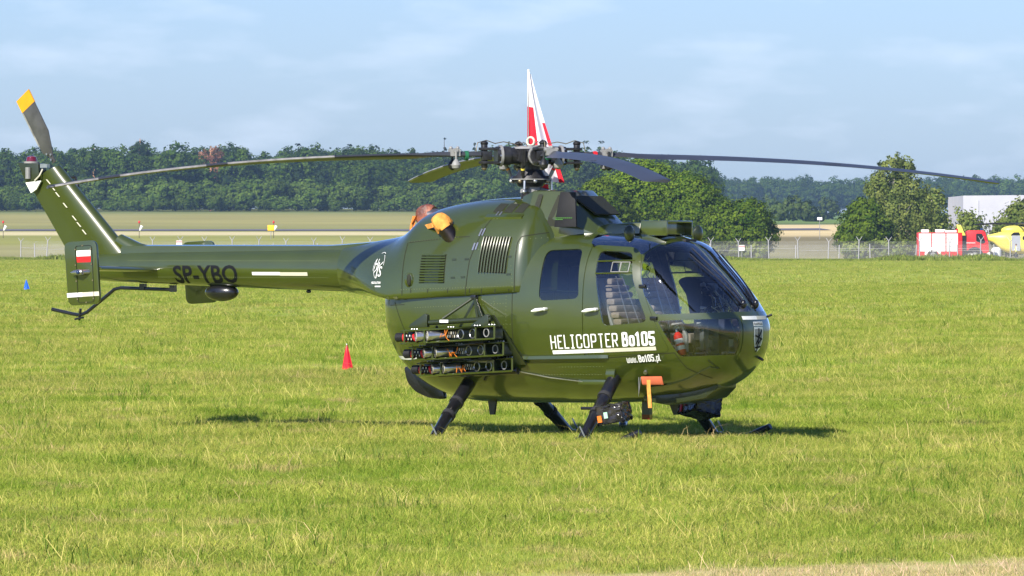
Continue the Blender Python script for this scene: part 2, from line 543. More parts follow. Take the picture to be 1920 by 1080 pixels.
def ground_material():
    m = bpy.data.materials.new('airfield_ground')
    m.use_nodes = True
    nt = m.node_tree
    N, L = nt.nodes, nt.links
    b = N['Principled BSDF']
    b.inputs['Roughness'].default_value = 0.95
    b.inputs['Specular IOR Level'].default_value = 0.1
    lawn, sp = lawn_colour(nt)
    wob = N.new('ShaderNodeTexNoise')
    wob.inputs['Scale'].default_value = 0.05
    geo = N.new('ShaderNodeNewGeometry')
    L.new(geo.outputs['Position'], wob.inputs['Vector'])
    dist = N.new('ShaderNodeMath'); dist.operation = 'MULTIPLY_ADD'
    dist.inputs[1].default_value = 30
    L.new(wob.outputs['Fac'], dist.inputs[0]); L.new(sp.outputs['Y'], dist.inputs[2])
    def field(stops):
        mr = N.new('ShaderNodeMapRange')
        mr.inputs['From Min'].default_value = 700; mr.inputs['From Max'].default_value = 4700
        L.new(dist.outputs[0], mr.inputs['Value'])
        r = N.new('ShaderNodeValToRGB')
        r.color_ramp.interpolation = 'LINEAR'
        el = r.color_ramp.elements
        while len(el) > 1:
            el.remove(el[-1])
        for i, (d, c) in enumerate(stops):
            e = el[0] if i == 0 else el.new((d - 700) / 4000)
            e.position = (d - 700) / 4000
            e.color = (*c, 1)
        L.new(mr.outputs['Result'], r.inputs['Fac'])
        return r.outputs['Color']
    rough = (0.30, 0.28, 0.11); green = (0.29, 0.29, 0.07); tan = (0.32, 0.29, 0.095); straw = (0.66, 0.52, 0.26); pale = (0.60, 0.52, 0.27)
    left = field([(700, rough), (1010, rough), (1060, green), (1215, green), (1240, pale), (1300, pale), (1320, green), (1420, (0.24, 0.24, 0.075)), (1560, tan), (1800, tan), (1960, (0.17, 0.20, 0.06)), (2600, green)])
    right = field([(700, rough), (1020, (0.23, 0.20, 0.10)), (1165, (0.20, 0.165, 0.075)), (1225, straw), (1500, straw), (1540, (0.12, 0.16, 0.05)), (1700, (0.16, 0.24, 0.05)), (4600, (0.12, 0.2, 0.05))])
    mx = N.new('ShaderNodeMapRange')
    mx.inputs['From Min'].default_value = 25; mx.inputs['From Max'].default_value = 40
    L.new(sp.outputs['X'], mx.inputs['Value'])
    m1 = N.new('ShaderNodeMixRGB')
    L.new(mx.outputs['Result'], m1.inputs['Fac']); L.new(left, m1.inputs['Color1']); L.new(right, m1.inputs['Color2'])
    gn = N.new('ShaderNodeTexNoise')
    gn.inputs['Scale'].default_value = 0.02
    gn.inputs['Detail'].default_value = 6
    L.new(geo.outputs['Position'], gn.inputs['Vector'])
    hs = N.new('ShaderNodeHueSaturation')
    mrv = N.new('ShaderNodeMapRange')
    mrv.inputs['To Min'].default_value = 0.7; mrv.inputs['To Max'].default_value = 1.3
    L.new(gn.outputs['Fac'], mrv.inputs['Value']); L.new(mrv.outputs['Result'], hs.inputs['Value']); L.new(m1.outputs['Color'], hs.inputs['Color'])
    edge = N.new('ShaderNodeMapRange')
    edge.inputs['From Min'].default_value = 770; edge.inputs['From Max'].default_value = 800
    L.new(dist.outputs[0], edge.inputs['Value'])
    m2 = N.new('ShaderNodeMixRGB')
    L.new(edge.outputs['Result'], m2.inputs['Fac']); L.new(lawn, m2.inputs['Color1']); L.new(hs.outputs['Color'], m2.inputs['Color2'])
    L.new(m2.outputs['Color'], b.inputs['Base Color'])
    return m

def sheet(name, xs, ys, material, dz=0.0):
    X, Y = np.meshgrid(xs, ys)
    Z = land_height(X, Y) + dz
    v = np.stack([X, Y, Z], -1).reshape(-1, 3)
    nx = len(xs)
    f = [(j * nx + i, j * nx + i + 1, (j + 1) * nx + i + 1, (j + 1) * nx + i) for j in range(len(ys) - 1) for i in range(nx - 1)]
    me = bpy.data.meshes.new(name)
    me.from_pydata(v.tolist(), [], f)
    o = mobj(name, me, material, None, 60)
    return tag(o, kind='structure')

xs = sorted(set([-3000, -2000, -1200, -700, -400, -250, -150] + list(range(-100, 101, 5)) + [150, 250, 400, 700, 1200, 2000, 3000]))
ys = sorted(set([-400, -100, 0, 100, 300, 500, 700] + list(range(760, 1500, 20)) + list(range(1500, 2600, 50)) + list(range(2600, 5000, 200)) + [5500, 6500, 8000]))
xs = [x for x in xs if abs(x) <= 2000]
ys = [y for y in ys if y <= 5500]
sheet('ground', xs, ys, ground_material())
M['asphalt'] = mat('runway_asphalt', (0.13, 0.115, 0.13), rough=0.9, vary=0.15, vscale=0.05)
sheet('runway', list(range(-160, 61, 10)), [1312, 1330, 1350, 1362], M['asphalt'], 0.10)

# ------------------------------------------------------------------ grass
def grass_material():
    m = bpy.data.materials.new('grass_blades')
    m.use_nodes = True
    nt = m.node_tree
    N, L = nt.nodes, nt.links
    N.clear()
    o = N.new('ShaderNodeOutputMaterial')
    lawn, _ = lawn_colour(nt)
    at = N.new('ShaderNodeAttribute'); at.attribute_name = 'tint'
    r = N.new('ShaderNodeValToRGB')
    el = r.color_ramp.elements
    el[0].position = 0.0; el[0].color = (0.36, 0.55, 0.40, 1)
    el[1].position = 0.45; el[1].color = (1.0, 1.0, 1.0, 1)
    e = el.new(0.86); e.color = (1.12, 1.06, 1.0, 1)
    e = el.new(1.0); e.color = (1.75, 1.40, 2.4, 1)
    L.new(at.outputs['Fac'], r.inputs['Fac'])
    mu = N.new('ShaderNodeMixRGB'); mu.blend_type = 'MULTIPLY'; mu.inputs['Fac'].default_value = 1
    L.new(lawn, mu.inputs['Color1']); L.new(r.outputs['Color'], mu.inputs['Color2'])
    oi = N.new('ShaderNodeObjectInfo')
    mr = N.new('ShaderNodeMapRange'); mr.inputs['To Min'].default_value = 0.80; mr.inputs['To Max'].default_value = 1.2
    L.new(oi.outputs['Random'], mr.inputs['Value'])
    hs = N.new('ShaderNodeHueSaturation')
    L.new(mr.outputs['Result'], hs.inputs['Value']); L.new(mu.outputs['Color'], hs.inputs['Color'])
    geo = N.new('ShaderNodeNewGeometry')
    vm = N.new('ShaderNodeVectorMath'); vm.operation = 'SCALE'; vm.inputs['Scale'].default_value = 0.40
    L.new(geo.outputs['Normal'], vm.inputs[0])
    va = N.new('ShaderNodeVectorMath'); va.operation = 'ADD'; va.inputs[1].default_value = (0, 0, 0.6)
    L.new(vm.outputs[0], va.inputs[0])
    vn = N.new('ShaderNodeVectorMath'); vn.operation = 'NORMALIZE'
    L.new(va.outputs[0], vn.inputs[0])
    d = N.new('ShaderNodeBsdfDiffuse'); t = N.new('ShaderNodeBsdfTranslucent')
    for s in (d, t):
        L.new(hs.outputs['Color'], s.inputs['Color'])
    L.new(vn.outputs[0], d.inputs['Normal'])
    mx = N.new('ShaderNodeMixShader'); mx.inputs['Fac'].default_value = 0.28
    L.new(d.outputs['BSDF'], mx.inputs[1]); L.new(t.outputs['BSDF'], mx.inputs[2])
    L.new(mx.outputs['Shader'], o.inputs['Surface'])
    return m
M['grass'] = grass_material()

def tuft(n, hmin, hmax, spread, width, lean, seed, tlo=0.0, thi=1.0):
    g = np.random.default_rng(seed)
    v, f, tints = [], [], []
    for _ in range(n):
        a = g.random() * 2 * math.pi
        rr = spread * math.sqrt(g.random())
        bx, by = rr * math.cos(a), rr * math.sin(a)
        h = hmin + (hmax - hmin) * g.random() ** 1.5
        la = g.random() * 2 * math.pi
        ln = lean * h * (0.2 + g.random())
        dx, dy = math.cos(la) * ln, math.sin(la) * ln
        wa = g.random() * math.pi
        w = width * (0.6 + 0.8 * g.random())
        wx, wy = math.cos(wa) * w / 2, math.sin(wa) * w / 2
        b = len(v)
        v += [(bx - wx, by - wy, -0.02), (bx + wx, by + wy, -0.02), (bx + dx * .35 - wx * .8, by + dy * .35 - wy * .8, h * .55), (bx + dx * .35 + wx * .8, by + dy * .35 + wy * .8, h * .55), (bx + dx, by + dy, h * (1 - 0.25 * min(1, ln / max(h, .01))))]
        f += [(b, b + 1, b + 3, b + 2), (b + 2, b + 3, b + 4)]
        t = tlo + (thi - tlo) * g.random()
        tints += [t, t]
    me = bpy.data.meshes.new('tuft')
    me.from_pydata(v, [], f)
    a = me.attributes.new('tint', 'FLOAT', 'FACE')
    a.data.foreach_set('value', np.array(tints, np.float32))
    me.materials.append(M['grass'])
    return bpy.data.objects.new('tuft', me)

kinds = [tuft(22, .05, .15, .17, .0052, .75, i) for i in range(4)]              # lawn
kinds += [tuft(14, .08, .21, .13, .0052, .65, 10 + i) for i in range(2)]       # taller
kinds += [tuft(9, .14, .34, .07, .009, .35, 20, 0, .3), tuft(7, .2, .42, .05, .008, .3, 21, 0, .25)]   # dark tall tufts
kinds += [tuft(9, .06, .24, .20, .006, 1.6, 22, .9, 1), tuft(4, .20, .55, .14, .005, 1.2, 23, .9, 1)]     # dead stalks
def field_points(d0, d1, dens, g):
    w = 0.0755
    n = int(dens * (w * (d1 * d1 - d0 * d0) + 3.2 * (d1 - d0)))
    D = np.sqrt(d0 * d0 + g.random(n) * (d1 * d1 - d0 * d0))
    X = (g.random(n) * 2 - 1) * (w * D + 1.6)
    return X, D
g = np.random.default_rng(5)
px_, py_, sc_, ix_ = [], [], [], []
for d0, d1, dens, s0 in ((37, 62, 150, .80), (62, 105, 95, .84), (105, 180, 24, 1.1), (180, 330, 3.6, 1.9), (330, 780, 0.8, 2.4)):
    X, D = field_points(d0, d1, dens, g)
    n = len(X)
    patch = vnoise(X * .5 + 40, D * .28, 3) * .6 + vnoise(X * 1.7, D * .8, 8) * .4
    s = s0 * (0.50 + 0.85 * patch) * (0.75 + 0.5 * g.random(n))
    u = g.random(n)
    idx = np.where(u < .76, g.integers(0, 4, n), np.where(u < .955, g.integers(4, 6, n), g.integers(8, 10, n)))
    dk = (g.random(n) < np.clip((vnoise(X * .9 + 9, D * .5 + 3, 21) - .60) * .16, 0.002, .06))
    idx = np.where(dk, g.integers(6, 8, n), idx)
    mown = (D - .85 * X) < 40.2
    s = np.where(mown, s * .55, s)
    if d0 > 150:
        idx = np.where(idx > 5, g.integers(0, 6, n), idx)
    px_.append(X); py_.append(D); ix_.append(idx)
    sc_.append(np.stack([s, s, s * (.60 if d0 < 150 else .42)], -1))
X = np.concatenate(px_); D = np.concatenate(py_)
scatter('grass', np.stack([X, D, land_height(X, D)], -1), g.random(len(X)) * 6.28, np.concatenate(sc_), np.concatenate(ix_), kinds,
        label='short sunlit grass of the airfield with dry stalks', cat='grass')

# tall weeds along the far edge of the field
M['weed'] = leaf_mat('weeds', (0.13, 0.20, 0.030), (0.30, 0.32, 0.08), 0.3)
def weed(seed):
    o = tuft(26, .25, .9, .6, .12, .5, seed)
    o.data.materials.clear(); o.data.materials.append(M['weed'])
    return o
n = 9000
X = (g.random(n) * 2 - 1) * 64
D = 766 - 0.45 * (X + 0) + g.normal(0, 7, n)
s = .30 + 1.25 * vnoise(X * .22, D * .05, 14) ** 1.6 * g.random(n)
scatter('weeds', np.stack([X, D, land_height(X, D)], -1), g.random(n) * 6.28, np.stack([s, s, s], -1), g.integers(0, 3, n), [weed(i) for i in (1, 2, 3)],
        label='rough weeds along the foot of the boundary fence', cat='weeds')

# ------------------------------------------------------------------ trees
def crown_arrays(blobs, clumps, per, leaf, seed, spread=0.22, droop=0.0, sink=0.6):
    g = np.random.default_rng(seed)
    B = np.array([b[:3] for b in blobs], float); Rr = np.array([b[3:6] for b in blobs], float)
    wts = (Rr.prod(1)) ** (2 / 3)
    bi = g.choice(len(blobs), clumps, p=wts / wts.sum())
    d = g.normal(size=(clumps, 3)); d /= np.linalg.norm(d, axis=1)[:, None]
    rad = sink + (1.03 - sink) * g.random(clumps) ** .5
    cc = B[bi] + d * Rr[bi] * rad[:, None]
    cs = Rr[bi].mean(1) * spread * (.6 + .8 * g.random(clumps))
    ct = np.clip(.5 + .28 * g.normal(size=clumps), 0, 1)
    k = np.repeat(np.arange(clumps), per)
    n = len(k)
    off = g.normal(size=(n, 3)) * .55
    p = cc[k] + off * cs[k][:, None] * np.array([1, 1, .8])
    p[:, 2] -= droop * np.abs(g.normal(size=n)) * cs[k]
    nr = off * .8 + d[k] * 1.2 + g.normal(size=(n, 3)) * .5
    nr /= np.linalg.norm(nr, axis=1)[:, None]
    t1 = np.cross(nr, g.normal(size=(n, 3))); t1 /= np.linalg.norm(t1, axis=1)[:, None]
    t2 = np.cross(nr, t1)
    l = leaf * (.6 + .8 * g.random(n))[:, None]
    a = .5 + .5 * g.random(n)[:, None]
    q = np.stack([p - t1 * l * .5, p - t2 * l * a * .5, p + t1 * l * .5, p + t2 * l * a * .5], 1).reshape(-1, 3)
    tint_ = np.clip(ct[k] + .18 * g.normal(size=n), 0, 1)
    return q, tint_

def quads_mesh(name, q, tint_):
    n = len(q) // 4
    me = bpy.data.meshes.new(name)
    me.vertices.add(4 * n); me.vertices.foreach_set('co', q.astype(np.float32).ravel())
    me.loops.add(4 * n); me.loops.foreach_set('vertex_index', np.arange(4 * n, dtype=np.int32))
    me.polygons.add(n); me.polygons.foreach_set('loop_start', np.arange(0, 4 * n, 4, dtype=np.int32))
    a = me.attributes.new('tint', 'FLOAT', 'FACE'); a.data.foreach_set('value', tint_.astype(np.float32))
    me.update(calc_edges=True); me.validate()
    return me

M['bark'] = mat('bark', (0.085, 0.065, 0.05), rough=0.95, vary=0.3, vscale=3)
M['birch_bark'] = mat('birch_bark', (0.55, 0.52, 0.48), rough=0.9, col2=(0.12, 0.11, 0.10), vscale=2.5)
M['pine_bark'] = mat('pine_bark', (0.52, 0.27, 0.15), rough=0.9, vary=0.25, vscale=1)
M['linden'] = leaf_mat('linden_leaves', (0.046, 0.098, 0.008), (0.170, 0.245, 0.022), 0.3)
M['birch'] = leaf_mat('birch_leaves', (0.085, 0.130, 0.026), (0.235, 0.270, 0.066), 0.3)
M['wood_leaves'] = leaf_mat('woodland_leaves', (0.030, 0.068, 0.010), (0.095, 0.150, 0.020), 0.32)
M['shrub_leaves'] = leaf_mat('woodland_edge_leaves', (0.045, 0.090, 0.014), (0.115, 0.170, 0.028), 0.25)
M['needles'] = leaf_mat('conifer_needles', (0.018, 0.038, 0.016), (0.050, 0.078, 0.026), 0.15)
M['dead_needles'] = leaf_mat('dead_needles', (0.17, 0.075, 0.040), (0.30, 0.150, 0.085), 0.15)

def trunk_mb(h, r, limbs, seed, lean=0.0):
    g = random.Random(seed)
    mb = MB()
    pts = [(lean * h * t * t + .12 * g.uniform(-1, 1) * t * r * 6, .1 * g.uniform(-1, 1) * t, h * t) for t in (0, .15, .35, .55, .75, 1)]
    mb.tube(pts, [r * 1.25, r, r * .85, r * .66, r * .42, r * .12], 9)
    for i in range(limbs):
        t = g.uniform(.3, .8)
        p = Vector((lean * h * t * t, 0, h * t))
        a = g.uniform(0, 6.28)
        ln = h * .3 * (1.1 - t)
        e = p + Vector((math.cos(a) * ln, math.sin(a) * ln, ln * .8))
        mb.tube([p, (p + e) / 2 + Vector((0, 0, -ln * .08)), e], [r * .4, r * .28, r * .06], 6)
    return mb

def tree(name, X, D, blobs, clumps, per, leaf, seed, leaves, bark, h, r, label, cat='tree', group=None, droop=0, spread=.22, limbs=6, sink=.6):
    t = empty(name, (X, D, float(land_height(X, D)) - .05), 0, label, cat, group)
    trunk_mb(h, r, limbs, seed).build('trunk', bark, t)
    q, ti = crown_arrays(blobs, clumps, per, leaf, seed, spread, droop, sink)
    me = quads_mesh('crown', q, ti)
    mobj('crown', me, leaves, t)
    return t

# the row of limes behind the helicopter
gl = 'lime trees in front of the far fields'
tree('lime_tree', across(1195, 860), 860, [(0, 0, 6.4, 5.2, 4.5, 4.8), (-3.0, 0, 5.6, 3.6, 3.5, 3.9), (2.8, -.3, 7.0, 3.6, 3.5, 3.8), (1.0, 0, 9.3, 3.2, 3, 2.6), (-1.4, 0, 8.0, 2.8, 2.8, 2.4), (-1, -1.5, 3.0, 4.5, 3, 2.8)], 860, 60, .34, 31, M['linden'], M['bark'], 9, .32,
     'largest round green tree, behind the helicopter roof', 'tree', gl, limbs=8)
tree('lime_tree', across(1120, 850), 850, [(.2, 0, 5.6, 3.2, 3, 3.6), (.6, 0, 7.7, 2.2, 2.2, 2.0), (-1.7, 0, 4.4, 2.3, 2.4, 3.0), (1.7, 0, 5.0, 2.8, 2.6, 3.4)], 400, 60, .33, 32, M['linden'], M['bark'], 6, .22,
     'low round green tree behind the black intake cover', 'tree', gl)
tree('lime_tree', across(1302, 855), 855, [(0, 0, 5.6, 3.4, 3.2, 4.0), (-.5, 0, 7.6, 2.4, 2.6, 2.7), (1.2, 0, 3.6, 2.9, 2.6, 2.8), (1.2, 0, 6.6, 2.3, 2.2, 2.0)], 450, 60, .33, 33, M['linden'], M['bark'], 8.5, .28,
     'green tree with sloping crown behind the roof mirror', 'tree', gl, limbs=8)
tree('lime_tree', across(1398, 840), 840, [(0, 0, 3.6, 3.1, 3, 3.0), (.4, 0, 5.0, 2.2, 2.4, 2.0), (1.2, 0, 2.5, 2.6, 2.4, 2.3), (-2.4, 0, 4.0, 2.4, 2.4, 2.6)], 400, 60, .33, 34, M['linden'], M['bark'], 6, .22,
     'smaller dark green tree right of the helicopter nose', 'tree', gl)
# birch group on the right
tree('birch_tree', across(1676, 870), 870, [(-.6, 0, 11.2, 1.5, 1.5, 1.7), (1.3, 0, 11.0, 1.3, 1.4, 1.5), (.4, 0, 12.0, .9, 1, 1.0), (-1.9, 0, 8.7, 1.7, 1.8, 1.9), (2.2, 0, 8.6, 2.0, 1.8, 1.9), (0, 0, 8.4, 2.0, 2, 2.0), (0, 0, 5.2, 3.3, 2.6, 3.0), (3.2, 0, 5.8, 1.9, 1.9, 2.3)], 380, 52, .30, 41, M['birch'], M['birch_bark'], 12.4, .24,
     'tall loose birch with drooping branches', 'tree', 'trees behind the fire engine', droop=1.5, spread=.26, limbs=10)
tree('maple_tree', across(1618, 845), 845, [(0, 0, 3.6, 2.7, 2.6, 2.9), (.2, 0, 5.6, 1.8, 1.8, 1.7), (-1.7, 0, 2.5, 1.9, 2, 1.5), (1.7, 0, 3.0, 2.0, 2, 2.2)], 320, 56, .33, 42, M['linden'], M['bark'], 6, .22,
     'dense darker green tree at the left foot of the birch', 'tree', 'trees behind the fire engine')
tree('birch_tree', across(1748, 885), 885, [(0, 0, 6.0, 2.0, 2.0, 2.6), (-.6, 0, 3.4, 2.2, 2.2, 2.6), (.8, 0, 3.2, 1.9, 2.2, 2.4)], 150, 44, .40, 43, M['birch'], M['birch_bark'], 8, .18,
     'medium birch between the tall birch and the hangar', 'tree', 'trees behind the fire engine', droop=1.0, spread=.26)
tree('willow_tree', across(1818, 840), 840, [(0, 0, 3.6, 1.9, 2, 2.2), (-.8, 0, 4.8, 1.3, 1.5, 1.4), (.6, 0, 2.7, 1.8, 2, 2.0)], 85, 36, .36, 44, M['birch'], M['bark'], 5.2, .16,
     'thin airy tree in front of the white hangar', 'tree', 'trees behind the fire engine', droop=.8, spread=.34, sink=.35)
tree('willow_tree', across(1906, 840), 840, [(0, 0, 3.8, 2.6, 2.4, 2.5), (.9, 0, 5.4, 2.0, 2, 1.7), (-1.0, 0, 2.6, 2.0, 2, 2.0)], 200, 40, .38, 45, M['birch'], M['bark'], 6.2, .18,
     'bushy tree cut off by the right edge of the picture', 'tree', 'trees behind the fire engine', droop=.6, spread=.26)
# undergrowth behind the fence
gh = 'bushes behind the boundary fence'
for i, (px, w, h, lab) in enumerate(((1335, 2.6, 1.7, 'pale bush behind the fence, nearest the helicopter nose'), (1372, 2.3, 2.1, 'pale bush behind the fence under the small lime tree'), (1415, 2.4, 1.9, 'pale bush behind the fence at the end of the limes'),
                              (1602, 3.0, 2.0, 'pale bush behind the fence under the maple'), (1660, 3.4, 2.2, 'pale bush behind the fence below the birch trunk'), (1704, 2.4, 2.1, 'pale bush at the tail end of the fire engine'))):
    tree('bush', across(px, 800), 800, [(0, 0, h * .5, w * .62, 1.4, h * .55), (w * .3, 0, h * .4, w * .4, 1.2, h * .45)], 60, 34, .30, 60 + i, M['birch'], M['bark'], h * .5, .06, lab, 'bush', gh, limbs=3)

# ------------------------------------------------------------------ the woods far behind
def wood_kind(seed, h, w, leaves, conifer=False):
    g = np.random.default_rng(seed)
    if conifer:
        blobs = [(0, 0, h * t, w * (1.06 - t) * .62, w * (1.06 - t) * .62, h * .09) for t in np.linspace(.15, .97, 9)]
        q, ti = crown_arrays(blobs, 150, 14, .75, seed, .35)
    else:
        blobs = [(0, 0, h * .55, w * .42, w * .42, h * .36)]
        for _ in range(6):
            a = g.random() * 6.28
            blobs.append((math.cos(a) * w * .26, math.sin(a) * w * .26, h * (.4 + .42 * g.random()), w * .26, w * .26, h * .2))
        q, ti = crown_arrays(blobs, 190, 22, .72, seed, .26)
    me = quads_mesh('wood_tree', q, ti)
    me.materials.append(leaves)
    return bpy.data.objects.new('wood_tree', me)
kinds = [wood_kind(70 + i, 17, 10 + i % 3, M['wood_leaves']) for i in range(6)]
kinds += [wood_kind(80, 19, 6, M['needles'], True)]
kinds += [wood_kind(90 + i, 8, 9, M['shrub_leaves']) for i in range(3)]
g = np.random.default_rng(8)
pos, sc, ix = [], [], []
for row in range(9):
    d = 2010 + row * 36
    for x in np.arange(-215, 56 + row, 5.4):
        X = x + g.normal(0, 2.0); D = d + g.normal(0, 9)
        pos.append((X, D, float(land_height(X, D)) - .6 + row * .25))
        k = g.integers(0, 6) if g.random() > .10 else 6
        s = (.70 + .36 * g.random()) * (.96 + .2 * float(vnoise(np.array(x * .05 + 3), np.array(row * .3), 4)))
        sc.append((s, s, s)); ix.append(k)
for d, s0 in ((2004, .9), (1998, .8), (1990, .75), (1982, .5)):
    for x in np.arange(-180, 58, 3.6):
        X = x + g.normal(0, 1.5); D = d + g.normal(0, 4)
        s = s0 * (.6 + .8 * g.random())
        pos.append((X, D, float(land_height(X, D)) - .3)); sc.append((s, s, s)); ix.append(7 + g.integers(0, 3))
scatter('forest', pos, g.random(len(pos)) * 6.28, sc, ix, kinds, label='long dark green wood across the far side of the airfield', cat='forest')
pos, sc, ix = [], [], []
for row in range(7):
    d = 3750 + row * 45
    for x in np.arange(60, 420, 8.5):
        X = x + g.normal(0, 2.5); D = d + g.normal(0, 10)
        s = (.86 + .25 * g.random()) * (1.05 + .12 * float(vnoise(np.array(x * .03), np.array(row * .5), 4)))
        pos.append((X, D, float(land_height(X, D)) - .6 + row * .3)); sc.append((s, s, s)); ix.append(g.integers(0, 6))
k2 = [wood_kind(70 + i, 17, 10 + i % 3, M['wood_leaves']) for i in range(6)]
scatter('distant_forest', pos, g.random(len(pos)) * 6.28, sc, ix, k2, label='hazy blue wood on the horizon right of the limes', cat='forest')

# trees of the wood's edge that stand out
def pine(px, D, h, leaves, label, dead=False):
    t = empty('pine_tree', (across(px, D), D, float(land_height(across(px, D), D)) - .3), 0, label, 'pine', 'tall pines at the edge of the far wood')
    MB().tube([(0, 0, 0), (.2, 0, h * .4), (-.1, 0, h * .75), (.1, 0, h)], [.42, .38, .3, .1], 8).build('trunk', M['pine_bark'], t)
    blobs = [(0, 0, h * .86, 3.0, 2.6, 2.3), (-1.4, 0, h * .76, 1.9, 1.8, 1.3), (1.6, 0, h * .79, 1.9, 1.8, 1.4)]
    if dead:
        blobs = [(0, 0, h * .84, 4.0, 2.6, 2.6), (1.8, 0, h * .6, 2.2, 1.8, 2.8)]
    q, ti = crown_arrays(blobs, 70, 15, .7, int(px), .3, 0, .3)
    mobj('crown', quads_mesh('crown', q, ti), leaves, t)
pine(176, 2035, 18.6, M['needles'], 'pine with a bare pinkish trunk nearest the tail rotor')
pine(262, 2035, 21.4, M['needles'], 'tallest pine with a bare trunk, above the drooping rotor blade')
pine(395, 2030, 19.2, M['dead_needles'], 'reddish brown dead pine at the edge of the far wood', True)
for px, h, lab in ((833, 21.5, 'pointed spruce top just left of the rotor damper'), (890, 20.5, 'pointed spruce top just left of the rotor hub'), (405, 19.5, 'dark spruce top beside the brown dead pine')):
    D = 2060
    t = empty('spruce_tree', (across(px, D), D, float(land_height(across(px, D), D)) - .3), 0, lab, 'spruce', 'spruce tops rising from the far wood')
    MB().tube([(0, 0, 0), (0, 0, h)], [.4, .06], 8).build('trunk', M['bark'], t)
    q, ti = crown_arrays([(0, 0, h * u, 6 * (1.05 - u) * .6, 6 * (1.05 - u) * .6, h * .08) for u in np.linspace(.15, .97, 9)], 150, 14, .7, int(px), .35)
    mobj('crown', quads_mesh('crown', q, ti), M['needles'], t)
gm = 'trees beyond the straw field'
M['haze_tree'] = leaf_mat('field_tree_leaves', (0.05, 0.085, 0.022), (0.11, 0.15, 0.04), .25)
for i, (px, D, h, w, lab) in enumerate(((1458, 1750, 4.6, 5.5, 'pale bush at the left end of the straw field'), (1487, 1760, 6.6, 6.5, 'tallest round tree beyond the straw field'), (1512, 1740, 5.2, 5.2, 'dark round tree right of the tallest one beyond the straw field'),
                               (1550, 2300, 7.5, 8, 'hazy round tree left of the birch, far beyond the straw'), (1534, 1745, 2.6, 3, 'low dark bush under the white sign'), (1436, 2250, 8, 9, 'hazy tree standing behind the pale bush'))):
    tree('field_tree', across(px, D), D, [(0, 0, h * .5, w * .45, w * .45, h * .48), (w * .2, 0, h * .4, w * .35, w * .3, h * .36)], 80, 22, .75, 100 + i, M['haze_tree'], M['bark'], h * .7, .2, lab, 'tree', gm, limbs=3)

# ------------------------------------------------------------------ boundary fences
def wire_material():
    m = bpy.data.materials.new('chain_link')
    m.use_nodes = True
    nt = m.node_tree
    b = nt.nodes['Principled BSDF']
    b.inputs['Base Color'].default_value = (0.42, 0.42, 0.42, 1)
    b.inputs['Roughness'].default_value = 0.6
    tcn = nt.nodes.new('ShaderNodeTexCoord')
    n = nt.nodes.new('ShaderNodeTexNoise')
    n.inputs['Scale'].default_value = 2.2
    nt.links.new(tcn.outputs['Object'], n.inputs['Vector'])
    mr = nt.nodes.new('ShaderNodeMapRange')
    mr.inputs['To Min'].default_value = 0.03
    mr.inputs['To Max'].default_value = 0.16
    nt.links.new(n.outputs['Fac'], mr.inputs['Value'])
    nt.links.new(mr.outputs['Result'], b.inputs['Alpha'])
    return m
M['wire'] = wire_material()
def post_mesh(h, y_arms=True, r=.062):
    mb = MB()
    mb.tube([(0, 0, -.2), (0, 0, h)], r, 6)
    if y_arms:
        mb.tube([(0, 0, h - .05), (-.32, 0, h + .42)], [r * .8, r * .45], 6)
        mb.tube([(0, 0, h - .05), (.32, 0, h + .42)], [r * .8, r * .45], 6)
    o = mb.build('post', M['concrete'])
    me = o.data
    bpy.data.objects.remove(o)
    return me
def fence(name, d_at, px0, px1, step, h, label, y_arms, jit, sag=True):
    root = empty(name, (0, 0, 0), 0, label, 'fence')
    me = post_mesh(h, y_arms)
    rnd = random.Random(3)
    X = across(px0, 760)
    pts = []
    while X < across(px1, 760):
        D = d_at(X)
        pts.append(Vector((X, D, float(land_height(X, D)))))
        X += step * rnd.uniform(1 - jit, 1 + jit)
    for i, p in enumerate(pts):
        o = link(bpy.data.objects.new('post', me), root)
        o.location = p
        o.scale = (1, 1, rnd.uniform(.94, 1.04))
        o.rotation_euler = (0, rnd.gauss(0, .03), rnd.uniform(-.5, .5))
        if i + 1 < len(pts):
            q = pts[i + 1]
            pan = MB()
            pan.add([(p.x, p.y + .1, p.z), (q.x, q.y + .1, q.z), (q.x, q.y + .1, q.z + h - .05), (p.x, p.y + .1, p.z + h - .05)], [(0, 1, 2, 3)])
            pan.build('wire_mesh', M['wire'], root, fix=False)
            if i % 3 != 1:
                MB().tube([p + Vector((0, .04, h * .62)), (p + q) / 2 + Vector((0, .04, h * .6)), q + Vector((0, .04, h * .62))], .018, 4).build('rail', M['concrete'], root)
    return root
d_front = lambda X: 772 - .50 * X
fence('boundary_fence', d_front, -10, 1990, 3.12, 2.15, 'long wire fence with forked concrete posts crossing the whole field edge', True, .04)
fence('inner_fence', lambda X: 800 - .42 * X, -10, 1990, 4.4, 1.75, 'lower second wire fence just behind the forked posts', False, .25)

def plate_sign(name, px, D, z, w, h, m, label, pole=True, cat='sign', text_mat=None, base=0.0):
    t = empty(name, (across(px, D), D, float(land_height(across(px, D), D))), 0, label, cat)
    MB().box((0, 0, z), (w, .05, h)).build('plate', m, t, bevel=.03)
    if pole:
        MB().tube([(0, .06, -.1), (0, .06, z + h * .3)], .05, 6).build('pole', M['grey_metal'], t)
    if text_mat:
        MB().box((0, -.03, z + h * .28), (w * .98, .02, h * .3)).build('red_band', text_mat, t)
    return t
plate_sign('warning_sign', 336, d_front(across(336, 780)) - .3, 1.85, .66, .62, M['white'], 'small pale square sign on the fence above the tail boom', True, 'sign', mat('faded_pink', (.60, .30, .28)))
plate_sign('warning_sign', 1391, d_front(across(1391, 760)) - .3, 1.35, .62, .62, M['white'], 'small white sign with pink top on the fence near the limes', True, 'sign', mat('faded_pink_band', (.60, .32, .30)))
